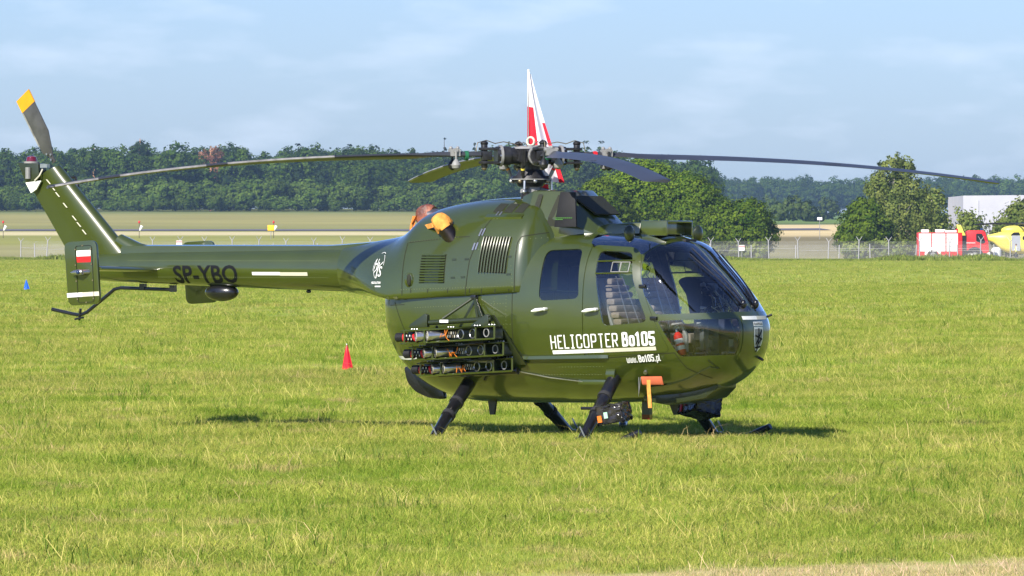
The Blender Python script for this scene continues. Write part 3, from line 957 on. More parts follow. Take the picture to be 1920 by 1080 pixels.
plate_sign('airfield_sign', 508, 1120, 1.9, 1.1, .9, mat('sign_yellow', (.80, .50, .01)), 'square yellow airfield sign beside the far runway', True)
plate_sign('airfield_sign', 774, 1120, 1.6, .8, 1.2, mat('sign_yellow_b', (.75, .50, .03)), 'yellow airfield sign peeping out left of the exhaust cover', True)
plate_sign('white_sign', 1537, 1120, 3.3, .8, .45, M['white'], 'white plate on a tall thin pole before the straw field', True)
def marker(px, D, label):
    t = empty('runway_light', (across(px, D), D, float(land_height(across(px, D), D))), 0, label, 'runway light', 'runway lights beyond the fence')
    MB().tube([(0, 0, -.1), (0, 0, 2.5)], .05, 6).build('pole', M['bark'], t)
    MB().ball((0, 0, 2.65), (.18, .18, .24)).build('red_lamp', M['red'], t)
    MB().tube([(.1, -.1, 1.25), (.3, -.1, 1.65), (.5, -.1, 2.05)], [.12, .24, .28], 10).build('white_cone', M['white'], t)
marker(6, 1150, 'red-topped runway light with white cone at the left edge')
marker(261, 1150, 'red-topped runway light with white cone above the fin foot')
marker(513, 1150, 'runway light with white cone beside the yellow sign')

# ------------------------------------------------------------------ white hangar
hg = empty('hangar', (across(1806, 1150), 1150, float(land_height(75, 1150)) - .5), 0, 'white hangar behind the trees right of the birch', 'hangar')
M['sheet_white'] = mat('white_sheet_metal', (.46, .47, .51), rough=.6, vary=.06, vscale=.3)
prof = [(0, 0), (0, 7.35), (16, 7.5), (32, 7.35), (32, 0)]
MB().prism([(x, 0, z) for x, z in prof], (0, 40, 0)).build('wall', M['sheet_white'], hg)
for i in range(6):
    MB().box((2.5 + i * 5.3, -.06, 3.3), (.10, .1, 6.6)).build('wall_rib', M['sheet_white'], hg)
MB().box((16, -.10, 2.6), (9, .15, 5.2)).build('door', M['grey_metal'], hg)

# ------------------------------------------------------------------ fire engine
TD = 784
ft = empty('fire_engine', (across(1720, TD), TD, 0.0), 0, 'red and white fire engine parked behind the fence', 'fire engine')
L_ = 8.45
b = MB(); b.box((2.55, 1.25, 1.72), (5.0, 2.5, 2.7)); b.build('body', M['red'], ft, bevel=.05)
b = MB(); b.box((4.4, 1.25, .75), (8.2, 2.0, .35)); b.build('chassis', M['matte_black'], ft)
for x0, x1 in ((.18, 1.55), (1.68, 3.15), (3.28, 4.55)):
    sh = MB(); sh.box(((x0 + x1) / 2, -.03, 1.95), (x1 - x0, .06, 2.0)); o = sh.build('roller_shutter', M['white'], ft)
    for k in range(5):
        MB().box(((x0 + x1) / 2, -.07, 1.1 + k * .42), (x1 - x0 - .05, .03, .03)).build('slat', M['grey_metal'], o)
for x in (1.75, 6.45):
    w = MB(); w.cyl((x, -.05, .55), (x, .35, .55), .55, n=24); wo = w.build('wheel', M['rubber'], ft)
    MB().cyl((x, -.09, .55), (x, -.02, .55), .3, n=18).build('rim', M['grey_metal'], wo)
    MB().cyl((x, 2.15, .55), (x, 2.5, .55), .55, n=24).build('wheel', M['rubber'], ft)
    arch = MB()
    ring = []
    for a in np.linspace(0, math.pi, 13):
        ring.append([(x + math.cos(a) * rr, yy, .5 + math.sin(a) * rr) for rr, yy in ((.66, -.10), (.95, -.10), (.95, .1), (.66, .1))])
    arch.loft(ring); arch.build('wheel_arch', M['white'] if x < 3 else M['dark_metal'], ft)
gp = MB(); gp.box((5.3, 1.25, 1.65), (.55, 2.3, 2.2)); gp.build('gap', M['matte_black'], ft)
cabp = [(5.55, 1.0), (5.55, 3.2), (5.8, 3.32), (7.35, 3.32), (7.62, 3.15), (7.98, 1.95), (8.05, 1.2), (8.0, .75), (7.2, .75), (7.05, 1.15), (5.9, 1.15)]
MB().prism([(x, 0, z) for x, z in cabp], (0, 2.5, 0)).build('cab', M['red'], ft, bevel=.05)
MB().prism([(x, -.04, z) for x, z in rpoly([(6.6, 2.1), (6.6, 2.95), (7.25, 2.95), (7.65, 2.0), (7.35, 1.8)], .1, 4)], (0, .06, 0)).build('side_window', M['black'], ft)
MB().prism([(7.70, .15, 2.0), (7.70, 2.35, 2.0), (7.52, 2.35, 3.0), (7.52, .15, 3.0)], (.32, 0, 0)).build('windscreen', mat('windscreen_reflecting', (.10, .16, .10), rough=.1, coat=1), ft)
MB().box((8.0, 1.25, .62), (.35, 2.5, .45)).build('bumper', M['white'], ft, bevel=.04)
for x, w_, h_ in ((.9, .85, .34), (2.6, 1.1, .36), (3.7, 1.5, .26)):
    MB().box((x, .8, 3.07 + h_ / 2), (w_, .8, h_)).build('roof_box', M['white'], ft, bevel=.05)
MB().box((4.5, .8, 3.32), (.26, .3, .34)).build('roof_lamp', M['red'], ft)
MB().cyl((7.3, .5, 3.3), (7.3, .5, 3.55), .13, .1).build('beacon', M['blue_glass'], ft)
MB().cyl((7.3, 2.0, 3.3), (7.3, 2.0, 3.55), .13, .1).build('beacon', M['blue_glass'], ft)
MB().box((6.0, -.03, 1.9), (1.0, .03, .06)).build('side_stripe', M['white'], ft)
for k in range(6):
    MB().box((5.75 + .18 * k, -.02, .55 + .1 * (k % 2)), (.14, .2, .3)).build('locker', M['grey_metal'] if k % 2 else M['white'], ft)

# ------------------------------------------------------------------ yellow rescue helicopter
YD = 800
yh = empty('rescue_helicopter', (across(1898, YD), YD, 0), 0, 'yellow rescue helicopter half hidden by the fire engine', 'helicopter')
st = [(-2.9, .28, 2.75, 2.25), (-2.2, .5, 2.95, 1.95), (-1.4, .85, 3.15, 1.2), (-.6, 1.0, 3.3, .75), (.6, 1.02, 3.3, .65), (1.8, .98, 3.1, .65), (2.7, .8, 2.6, .8), (3.3, .45, 2.0, 1.0), (3.5, .12, 1.6, 1.3)]
rings = []
for x, w, zt, zb in st:
    rings.append([(x, w * math.copysign(abs(math.cos(a)) ** .8, math.cos(a)), (zt + zb) / 2 + (zt - zb) / 2 * math.copysign(abs(math.sin(a)) ** .8, math.sin(a))) for a in np.linspace(0, 2 * math.pi, 25)[:-1]])
MB().loft(rings).build('fuselage', M['yellow'], yh, 60)
MB().tube([(-2.7, 0, 2.5), (-4.4, 0, 2.5), (-5.6, 0, 2.62)], [.36, .24, .18], 14).build('tail_boom', M['yellow'], yh)
MB().prism([(-5.2, -.08, 2.4), (-5.9, -.08, 3.95), (-6.4, -.08, 4.02), (-6.15, -.08, 2.9), (-6.05, -.08, 2.1), (-5.6, -.08, 2.0)], (0, .16, 0)).build('tail_fin', M['yellow'], yh, bevel=.03)
MB().prism([(x, -1.03, z) for x, z in rpoly([(-.15, 1.0), (-.15, 2.75), (.85, 2.75), (.85, 1.0)], .1, 4)], (0, .06, 0)).build('sliding_door', mat('grey_door', (.34, .36, .40), rough=.4), yh)
MB().prism([(x, -1.0, z) for x, z in rpoly([(-.3, 2.78), (.1, 3.12), (.75, 3.12), (.75, 2.8)], .08, 4)], (0, .1, 0)).build('engine_intake', M['black'], yh)
MB().prism([(x, -.98, z) for x, z in rpoly([(1.1, 1.7), (1.1, 2.7), (2.2, 2.55), (2.4, 1.7)], .15, 4)], (0, .1, 0)).build('side_window', M['black'], yh)
MB().ball((.2, 0, 3.35), (1.5, .62, .55)).build('engine_cowling', M['yellow'], yh, 60)
MB().tube([(.5, 0, 3.6), (.5, 0, 4.15)], .1, 10).build('rotor_mast', M['dark_metal'], yh)
for a in (10, 100, 190, 280):
    d = Vector((math.cos(R(a)), math.sin(R(a)), 0))
    MB().tube([Vector((.5, 0, 4.12)) + d * .2, Vector((.5, 0, 4.12)) + d * 2.6, Vector((.5, 0, 3.98)) + d * 5], [.09, .11, .08], 6).build('rotor_blade', M['dark_metal'], yh)
for sy in (-1, 1):
    MB().tube([(-1.3, sy * 1.05, .1), (2.2, sy * 1.05, .1), (2.6, sy * 1.05, .3)], .06, 8).build('skid', M['matte_black'], yh)
    for x in (-.7, 1.5):
        MB().tube([(x, sy * .5, .8), (x, sy * 1.05, .1)], .05, 8).build('skid_leg', M['matte_black'], yh)
bt = MB(); bt.tube([(0, 0, 0), (0, 0, .2), (0, 0, 1.1), (0, 0, 1.35)], [.45, .6, .6, .35], 18)
o = bt.build('water_tank', M['white'], None, label='white round tank in front of the yellow helicopter', cat='tank')
o.location = (across(1868, 790), 790, 0); o.scale = (.95, .95, 1.05)

# ------------------------------------------------------------------ people
def person(name, loc, rz, label, pose, cloth, hair=(0.05, .03, .02)):
    """a standing figure: one skinned body, clothing by region, hair on top"""
    t = empty(name, loc, rz, label, 'person')
    J = [((0, 0, .95), .145), ((0, 0, 1.12), .14), ((0, 0, 1.30), .165), ((0, 0, 1.44), .13), ((0, 0, 1.52), .058), ((0, .01, 1.60), .085), ((0, .02, 1.68), .10), ((0, .01, 1.75), .075)]
    E_ = [(i, i + 1) for i in range(7)]
    def chain(root, pts):
        k = root
        for p, r in pts:
            J.append((p, r)); E_.append((k, len(J) - 1)); k = len(J) - 1
        return k
    for sx in (-1, 1):
        chain(0, [((sx * .10, 0, .86), .10), ((sx * .11, .02, .5), .068), ((sx * .12, -.01, .10), .048), ((sx * .12, .02, .05), .05), ((sx * .13, .16, .035), .04)])
        el, ha = pose[0 if sx < 0 else 1]
        k = chain(3, [((sx * .19, 0, 1.42), .07), (el, .045), (ha, .032)])
        dv = (Vector(ha) - Vector(el)).normalized()
        pv = Vector(ha) + dv * .05
        kp = chain(k, [(tuple(pv), .036)])
        side = dv.cross(Vector((0, 1, 0)))
        side = side.normalized() if side.length > .1 else Vector((1, 0, 0))
        for q in range(4):
            b0 = pv + side * (q - 1.5) * .018 + dv * .03
            chain(kp, [(tuple(b0), .011), (tuple(b0 + dv * (.045 - abs(q - 1.4) * .006) + Vector((0, .012, 0))), .008)])
        chain(kp, [(tuple(pv + side * .04 + dv * .01), .012), (tuple(pv + side * .055 + dv * .045), .009)])
    me = bpy.data.meshes.new('body')
    me.from_pydata([p for p, r in J], E_, [])
    o = link(bpy.data.objects.new('body', me), t)
    o.modifiers.new('skin', 'SKIN')
    sv = me.skin_vertices[0].data
    for i, (p, r) in enumerate(J):
        sv[i].radius = (r, r * (.72 if i in (0, 1, 2, 3) else .95))
        sv[i].use_root = (i == 0)
    sub = o.modifiers.new('sub', 'SUBSURF'); sub.levels = 2; sub.render_levels = 2
    dg = bpy.context.evaluated_depsgraph_get(); dg.update()
    m2 = bpy.data.meshes.new_from_object(o.evaluated_get(dg))
    o.modifiers.clear()
    o.data = m2
    m2.materials.clear()
    for m_ in (cloth[0], cloth[1], M['skin'], M['black'], cloth[2]):
        m2.materials.append(m_)
    for p in m2.polygons:
        c = p.center
        arm = abs(c.x) > .17
        hand = any((c - Vector(h)).length < .13 for _, h in pose)
        p.material_index = 2 if ((c.z > 1.50 and not arm) or hand) else (3 if c.z < .09 else (1 if c.z < .92 else (4 if arm else 0)))
        p.use_smooth = True
    hm = MB(); hm.ball((0, -.012, 1.715), (.098, .108, .095), 16, 10)
    hm.build('cap' if len(cloth) > 3 else 'hair', cloth[3] if len(cloth) > 3 else mat('hair_' + name, hair, rough=.8), t)
    for sx in (-1, 1):
        MB().ball((sx * .036, .105, 1.675), (.014, .008, .009), 8, 6).build('eye', M['black'], t)
        MB().ball((sx * .098, .0, 1.665), (.012, .022, .032), 8, 6).build('ear', M['skin'], t)
    MB().ball((0, .118, 1.645), (.014, .02, .024), 8, 6).build('nose', M['skin'], t)
    MB().ball((0, .10, 1.600), (.028, .010, .007), 8, 6).build('mouth', mat('lips_' + name, (.35, .12, .10)), t)
    return t
person('person', (across(1905, 781), 781, 0), R(100), 'person in a yellow vest walking before the yellow helicopter', [((-.30, .02, 1.16), (-.30, .12, .93)), ((.30, .04, 1.16), (.26, .2, 1.0))], [M['vest'], M['trousers'], M['white']])

# ------------------------------------------------------------------ the helicopter
# its own axes: x forward, y to its left (port), z up; s below means metres to starboard, so y = -s
heli = empty('helicopter', (0.187, 70, 0), R(-32), 'olive green light helicopter with skids parked on the grass', 'helicopter')
def V(fx, s, z):
    return Vector((fx, -s, z))

NX = [2.63, 2.626, 2.615, 2.59, 2.55, 2.48, 2.36, 2.15, 1.85, 1.4, .8, 0, -.5, -.85, -1.1, -1.3, -1.42, -1.50, -1.545, -1.56]
TW = [0.0, .11, .20, .30, .385, .47, .555, .645, .715, .765, .785, .785, .775, .745, .69, .595, .49, .35, .18, 0.0]
TT = [1.05, 1.12, 1.17, 1.225, 1.285, 1.375, 1.515, 1.715, 1.955, 2.035, 2.055, 2.055, 2.05, 2.02, 1.96, 1.85, 1.75, 1.62, 1.50, 1.36]
TB = [1.05, .965, .90, .82, .745, .65, .555, .465, .40, .355, .335, .33, .335, .385, .48, .62, .76, .93, 1.12, 1.36]
TM = [1.05, 1.05, 1.05, 1.05, 1.06, 1.07, 1.09, 1.12, 1.15, 1.18, 1.2, 1.2, 1.2, 1.21, 1.22, 1.24, 1.27, 1.3, 1.34, 1.36]
def pod_ring(x, nv):
    w, zt, zb, zm = (float(pchip(NX, T, x)) for T in (TW, TT, TB, TM))
    e1 = float(pchip([-1.6, -.9, .5, 2.0, 2.63], [2.0, 2.1, 2.2, 2.2, 2.05], x))
    e2 = float(pchip([-1.6, -.9, .5, 1.6, 2.1, 2.63], [2.2, 2.6, 2.8, 2.75, 2.5, 2.1], x))
    out = []
    for i in range(nv + 1):
        a = -math.pi / 2 + math.pi * i / nv
        c, s_ = max(0, math.cos(a)), math.sin(a)
        if s_ < 0:
            out.append((x, w * c ** (2 / e1), zm - (zm - zb) * (-s_) ** (2 / e1)))
        else:
            out.append((x, w * c ** (2 / e2), zm + (zt - zm) * s_ ** (2 / e2)))
    return out
CX = [.62, .50, .40, .33, 0, -.32, -.6, -1.05, -1.25, -1.37, -1.5, -1.75, -2.0, -2.16]
CW = [.50, .66, .755, .797, .802, .800, .797, .765, .725, .685, .625, .480, .325, .250]
CT = [2.10, 2.25, 2.33, 2.365, 2.385, 2.372, 2.344, 2.25, 2.10, 2.03, 1.995, 1.955, 1.92, 1.903]
C0 = [1.455, 1.45, 1.445, 1.44, 1.42, 1.40, 1.39, 1.375, 1.375, 1.40, 1.44, 1.54, 1.62, 1.665]
CB = [1.44, 1.435, 1.43, 1.425, 1.405, 1.385, 1.375, 1.352, 1.348, 1.35, 1.355, 1.372, 1.398, 1.425]
def cowl_ring(x, nv):
    w, zt, z0, zb = (float(pchip(CX, T, x)) for T in (CW, CT, C0, CB))
    e2 = float(pchip([-2.16, -1.75, -1.3, -1.0, 0, .6], [2.0, 2.0, 2.15, 2.25, 2.5, 2.5], x))
    out = [(x, 0, zb)]
    nl = nv // 4
    for i in range(1, nl + 1):
        a = -math.pi / 2 + math.pi / 2 * i / nl
        out.append((x, w * max(0, math.cos(a)) ** .85, z0 - (z0 - zb) * (-math.sin(a)) ** .85 if i < nl else z0))
    nu = nv - nl
    for i in range(1, nu + 1):
        a = math.pi / 2 * i / nu
        out.append((x, w * max(0, math.cos(a)) ** (2 / e2), z0 + (zt - z0) * math.sin(a) ** (2 / e2)))
    return out

class Skin:
    """half of a symmetric lofted body with its smooth normals; panels are cut out of it"""
    def __init__(self, xs, ring, nv):
        rings = [ring(x, nv) for x in xs]
        self.bm = bm = bmesh.new()
        vs = [[bm.verts.new(V(*p)) for p in r] for r in rings]
        for i in range(len(xs) - 1):
            for j in range(nv):
                bm.faces.new((vs[i][j], vs[i + 1][j], vs[i + 1][j + 1], vs[i][j + 1]))
        bmesh.ops.remove_doubles(bm, verts=bm.verts, dist=1e-5)
        bmesh.ops.dissolve_degenerate(bm, edges=bm.edges, dist=1e-6)
        bmesh.ops.recalc_face_normals(bm, faces=bm.faces)
        f = max(bm.faces, key=lambda q: abs(q.calc_center_median().y))
        if f.normal.y > 0:
            bmesh.ops.reverse_faces(bm, faces=bm.faces)
        b2 = bm.copy()
        d = bmesh.ops.duplicate(b2, geom=b2.verts[:] + b2.edges[:] + b2.faces[:])
        nf = [e for e in d['geom'] if isinstance(e, bmesh.types.BMFace)]
        for v in [e for e in d['geom'] if isinstance(e, bmesh.types.BMVert)]:
            v.co.y = -v.co.y
        bmesh.ops.reverse_faces(b2, faces=nf)
        bmesh.ops.remove_doubles(b2, verts=b2.verts, dist=1e-5)
        b2.normal_update(); b2.faces.ensure_lookup_table(); b2.verts.ensure_lookup_table()
        self.full = b2
        self.bvh = BVHTree.FromBMesh(b2)
    def normal(self, co):
        loc, no, fi, d = self.bvh.find_nearest(co)
        f = self.full.faces[fi]
        acc = Vector((0, 0, 0))
        for v in f.verts:
            acc += v.normal / ((v.co - loc).length + 1e-4)
        return acc.normalized()
    def cut(self, poly, ax=(0, 2)):
        lo = [min(p[k] for p in poly) - .03 for k in (0, 1)]
        hi = [max(p[k] for p in poly) + .03 for k in (0, 1)]
        sg = [-1 if a == 1 else 1 for a in ax]
        cand = []
        for f in self.bm.faces:
            u = [v.co[ax[0]] * sg[0] for v in f.verts]; w = [v.co[ax[1]] * sg[1] for v in f.verts]
            if max(u) > lo[0] and min(u) < hi[0] and max(w) > lo[1] and min(w) < hi[1] and (ax != (0, 1) or f.normal.z > .1):
                cand.append(f)
        geom = list(set(cand) | {e for f in cand for e in f.edges} | {v for f in cand for v in f.verts})
        k = len(poly)
        for i in range(k):
            p, q = poly[i], poly[(i + 1) % k]
            d = (q[0] - p[0], q[1] - p[1])
            if math.hypot(*d) < 1e-6:
                continue
            no = [0, 0, 0]; co = [0, 0, 0]
            no[ax[0]] = -d[1] * sg[0]; no[ax[1]] = d[0] * sg[1]
            co[ax[0]] = p[0] * sg[0]; co[ax[1]] = p[1] * sg[1]
            r = bmesh.ops.bisect_plane(self.bm, geom=geom, dist=1e-6, plane_co=co, plane_no=no)
            geom = r['geom']
    def cut_plane(self, co, no, test):
        cand = [f for f in self.bm.faces if test(f.calc_center_median())]
        geom = list(set(cand) | {e for f in cand for e in f.edges} | {v for f in cand for v in f.verts})
        bmesh.ops.bisect_plane(self.bm, geom=geom, dist=1e-6, plane_co=co, plane_no=no)
    def panel(self, name, faces, mats, parent, side, off=0.0, t=0.0, label=None):
        """side: 1 starboard, -1 port, 0 both halves in one piece"""
        vid, P, Nn = {}, [], []
        for f in faces:
            for v in f.verts:
                if v not in vid:
                    vid[v] = len(P)
                    n = self.normal(v.co)
                    if abs(v.co.y) < 1e-4:
                        n.y = 0; n.normalize()
                    P.append(v.co.copy()); Nn.append(n)
        ecount = {}
        for f in faces:
            for e in f.edges:
                ecount.setdefault(e, []).append(f)
        verts, polys, pmat, loopn = [], [], [], []
        for sd in ((1, -1) if side == 0 else (side,)):
            fl = 1 if sd == 1 else -1
            b = len(verts)
            def T(co): return Vector((co.x, co.y * fl, co.z))
            for co, n in zip(P, Nn):
                verts.append(T(co + n * off))
            nb = len(P)
            if t:
                for co, n in zip(P, Nn):
                    verts.append(T(co + n * (off - t)))
            for f in faces:
                ids = [vid[v] for v in f.verts]
                if fl < 0: ids = ids[::-1]
                polys.append([b + i for i in ids]); pmat.append(0); loopn.append([T(Nn[i]) for i in ids])
                if t:
                    r = ids[::-1]
                    polys.append([b + nb + i for i in r]); pmat.append(1); loopn.append([-T(Nn[i]) for i in r])
            if t:
                for e, fs in ecount.items():
                    if len(fs) != 1: continue
                    v0, v1 = e.verts
                    if side == 0 and abs(v0.co.y) < 1e-4 and abs(v1.co.y) < 1e-4: continue
                    f = fs[0]
                    l = [l for l in f.loops if l.edge == e][0]
                    a_, c_ = vid[l.vert], vid[l.link_loop_next.vert]
                    k0 = len(verts)
                    quad = [P[c_] + Nn[c_] * off, P[a_] + Nn[a_] * off, P[a_] + Nn[a_] * (off - t), P[c_] + Nn[c_] * (off - t)]
                    verts += [T(q) for q in quad]
                    idq = [k0, k0 + 1, k0 + 2, k0 + 3]
                    if fl < 0: idq = idq[::-1]
                    n = (Vector(verts[idq[1]]) - Vector(verts[idq[0]])).cross(Vector(verts[idq[2]]) - Vector(verts[idq[0]]))
                    n = n.normalized() if n.length > 1e-12 else Vector((0, 0, 1))
                    polys.append(idq); pmat.append(0); loopn.append([n] * 4)
        me = bpy.data.meshes.new(name)
        me.from_pydata([tuple(v) for v in verts], [], polys)
        me.polygons.foreach_set('material_index', pmat)
        o = mobj(name, me, mats, parent)
        me.shade_smooth()
        if len(me.loops) == sum(len(l) for l in loopn):
            me.normals_split_custom_set([tuple(n) for l in loopn for n in l])
        return tag(o, label)
    def at_side(self, fx, z, up=.0, side=1):
        h = self.bvh.ray_cast(Vector((fx, -3 * side, z)), Vector((0, side, 0)))
        if h[0] is None:
            loc, no, _, _ = self.bvh.find_nearest(Vector((fx, -.7 * side, z)))
            return loc + no * up
        return h[0] + self.normal(h[0]) * up
    def at_front(self, s, z, up=0):
        h = self.bvh.ray_cast(Vector((5, -s, z)), Vector((-1, 0, 0)))
        return h[0] + self.normal(h[0]) * up
    def at_top(self, fx, s, up=0):
        h = self.bvh.ray_cast(Vector((fx, -s, 5)), Vector((0, 0, -1)))
        return h[0] + self.normal(h[0]) * up

pod = Skin(sorted(set(list(np.linspace(-1.56, -1.0, 24)) + list(np.linspace(-1.0, 1.5, 42)) + list(np.linspace(1.5, 2.5, 34)) + list(2.63 - .13 * np.linspace(0, 1, 14) ** 2))), pod_ring, 64)
cowl = Skin(sorted(list(np.linspace(-2.16, -.9, 46)) + list(np.linspace(-.87, .62, 40))), cowl_ring, 56)

door_f = rpoly([(1.105, 1.905), (1.56, 1.88), (1.66, 1.80), (1.70, 1.561), (1.85, 1.198), (2.01, .872), (1.90, .852), (1.105, .812)], [.05, .06, .05, .0, .0, .05, .0, .06], 4)
win_f = rpoly([(1.195, 1.849), (1.555, 1.835), (1.628, 1.561), (1.80, 1.150), (1.316, 1.112), (1.204, 1.657)], [.06, .07, 0, .07, .06, 0], 5)
door_r = rpoly([(.33, 1.91), (1.085, 1.905), (1.085, .812), (.60, .79), (.33, .81)], [.04, .04, .05, 0, .1], 4)
win_r = rpoly([(.590, 1.851), (1.000, 1.867), (1.045, 1.378), (.584, 1.355)], .07, 5)
shield = rpoly([(1.672, 1.835), (1.70, 1.60), (1.755, 1.42), (1.885, 1.225), (2.75, 1.262), (2.75, 2.2), (1.90, 2.2), (1.868, 1.952), (1.74, 1.895)], [.04, 0, 0, .04, 0, 0, 0, 0, 0], 4)
chin = rpoly([(1.90, 1.165), (2.75, 1.195), (2.75, .842), (2.10, .812)], [.03, 0, 0, .03], 4)
nosep = [(2.3, .785), (2.75, .785), (2.75, 1.215), (2.3, 1.215)]
roofw = rpoly([(1.02, .10), (1.80, .10), (1.765, .36), (1.655, .60), (1.02, .60)], [.05, .04, .05, .08, .16], 4)
for pl in (win_r, win_f, door_f, door_r, shield, chin, nosep):
    pod.cut(pl)
pod.cut(roofw, (0, 1))
pod.cut_plane((0, -.026, 0), (0, 1, 0), lambda c: c.x > 1.6 and c.z > 1.2)
pod.cut_plane((0, -.285, 0), (0, 1, 0), lambda c: c.x > 2.2 and c.z < 1.25)
pod.cut_plane((0, -.25, 0), (0, 1, 0), lambda c: c.x > 2.2 and c.z < 1.25)
reg = {k: [] for k in ('body', 'win_r', 'win_f', 'door_r', 'door_f', 'shield', 'chin', 'nose', 'roof')}
for f in pod.bm.faces:
    c = f.calc_center_median(); x, s, z = c.x, -c.y, c.z
    k = 'body'
    if inside(win_r, x, z): k = 'win_r'
    elif inside(win_f, x, z): k = 'win_f'
    elif inside(door_r, x, z): k = 'door_r'
    elif inside(door_f, x, z): k = 'door_f'
    elif s > .026 and inside(shield, x, z): k = 'shield'
    elif s > .285 and inside(chin, x, z): k = 'chin'
    elif s < .25 and inside(nosep, x, z): k = 'nose'
    elif z > 1.8 and inside(roofw, x, s) and f.normal.z > .3: k = 'roof'
    reg[k].append(f)
OLV, LIN = M['olive'], M['liner']
pod.panel('fuselage', reg['body'], [OLV, LIN], heli, 0, 0, .018)
pod.panel('nose_panel', reg['nose'], [OLV, LIN], heli, 0, .006, .016)
for side in (1, -1):
    d1 = pod.panel('cabin_door', reg['door_f'], [OLV, LIN], heli, side, .007, .022)
    d2 = pod.panel('sliding_door', reg['door_r'], [OLV, LIN], heli, side, .009, .024)
    pod.panel('pane', reg['win_f'], M['glass'], d1, side, .001)
    pod.panel('pane', reg['win_r'], M['dusky'], d2, side, .001)
    pod.panel('windshield', reg['shield'], M['glass'], heli, side, -.002)
    pod.panel('chin_window', reg['chin'], M['glass'], heli, side, -.002)
    pod.panel('roof_window', reg['roof'], M['tinted'], heli, side, -.001)
    # bars of the small sliding pane in the cabin door window
    for z0 in (1.745, 1.625):
        MB().tube([pod.at_side(x, z0 + .02 * (x - 1.2), .006, side) for x in np.linspace(1.205, 1.60 if z0 > 1.7 else 1.60, 6)], .008, 6).build('pane_rail', OLV, d1)
    for x0, w_ in ((1.375, .09), (1.47, .09)):
        p = [pod.at_side(x, z, .008, side) for x, z in ((x0, 1.64), (x0 + w_, 1.64), (x0 + w_, 1.735), (x0, 1.735))]
        mb = MB()
        for a in range(4):
            mb.tube([p[a], p[(a + 1) % 4]], .005, 5)
        mb.build('sliding_pane_frame', M['grey_metal'], d1)
    for dd, hx in ((d2, .60), (d1, 1.18)):
        p = pod.at_side(hx, 1.262, .008, side)
        mb = MB()
        o_ = Vector((0, -side, 0))
        mb.tube([p + Vector((.075, 0, .012)), p + Vector((.075, 0, .012)) + o_ * .05], .016, 10)
        mb.tube([p + Vector((.085, 0, .014)) + o_ * .05, p + Vector((.04, 0, .008)) + o_ * .055, p + Vector((-.02, 0, 0)) + o_ * .055, p + Vector((-.07, 0, -.010)) + o_ * .05], [.010, .016, .019, .006], 10)
        mb.build('handle', M['white'], dd)
    # hinges of the cabin door
    for hx, hz in ((1.735, 1.50), (1.865, 1.19)):
        p = pod.at_side(hx, hz, .012, side)
        MB().box(p, (.075, .03, .035)).build('hinge', M['black'], d1, bevel=.006)
    # mirrors on the roof corners
    p = V(1.55 if side == 1 else 1.48, .66 * side, 1.97)
    q = p + Vector((.04, -side * .06, .05))
    mir = MB(); mir.ball(q, (.045, .075, .085), 14, 10).build('mirror', M['olive_dark'], heli)
# glazing bars and rims
def surf_ribbon(name, skin, pts, w, material, parent, up=.002, side=1, axis='side', n=14):
    P = []
    for i in range(len(pts) - 1):
        for t in np.linspace(0, 1, n, endpoint=(i == len(pts) - 2)):
            P.append((pts[i][0] * (1 - t) + pts[i + 1][0] * t, pts[i][1] * (1 - t) + pts[i + 1][1] * t))
    mb = MB(); vs = []
    for i, p in enumerate(P):
        a, b_ = P[max(i - 1, 0)], P[min(i + 1, len(P) - 1)]
        d = Vector((b_[0] - a[0], b_[1] - a[1])).normalized()
        nx, nz = -d.y * w / 2, d.x * w / 2
        for sg in (1, -1):
            if axis == 'side': vs.append(skin.at_side(p[0] + nx * sg, p[1] + nz * sg, up, side))
            elif axis == 'top': vs.append(skin.at_top(p[0] + nx * sg, p[1] + nz * sg, up))
            else: vs.append(skin.at_front(p[0] + nx * sg, p[1] + nz * sg, up))
    mb.add(vs, [(2 * i, 2 * i + 1, 2 * i + 3, 2 * i + 2) for i in range(len(P) - 1)])
    return mb.build(name, material, parent, 60, fix=False)

# engine cowling with its panels
pod_in = [f for f in cowl.bm.faces]
cw = cowl.panel('engine_cowling', pod_in, [OLV, M['seam']], heli, 0, 0, .01)
for name, pts in (('panel_gap', [(-.27, 1.41), (-.235, 1.75), (-.13, 2.08), (-.03, 2.28)]), ('panel_gap', [(-1.05, 1.93), (-.45, 1.985), (-.28, 1.99)]), ('panel_gap', [(-1.06, 1.93), (-1.04, 1.40)]),
                  ('panel_gap', [(.305, 1.455), (.30, 1.93)]), ('panel_gap', [(.30, 1.93), (.33, 1.99), (.52, 2.03)])):
    surf_ribbon(name, cowl, pts, .008, M['seam'], cw, .0025)
for x, z in ((-.055, 2.20), (-.015, 2.20), (-.16, 2.03), (-.125, 2.035), (-.205, 1.89), (-.17, 1.895)):
    surf_ribbon('latch', cowl, [(x - .008, z - .035), (x + .008, z + .035)], .018, M['steel'], cw, .006, n=4)
for x in (-1.02, -.98):
    pass
for x, z in ((-1.25, 1.375), (-1.13, 1.378)):
    surf_ribbon('latch', cowl, [(x - .03, z), (x + .03, z + .003)], .02, M['steel'], cw, .006, n=4)
for x in (-.93, -.72, -.48, -.22, -.08, .08, .24):
    surf_ribbon('fastener', cowl, [(x, 1.43), (x + .004, 1.475)], .008, M['seam'], cw, .003, n=3)
for x, z in ((-.42, 1.76), (-.42, 1.58), (-.27, 1.765), (-.30, 1.585), (.23, 1.79), (.235, 1.615)):
    surf_ribbon('fastener', cowl, [(x - .025, z), (x + .025, z + .002)], .02, M['olive_dark'], cw, .003, n=3)
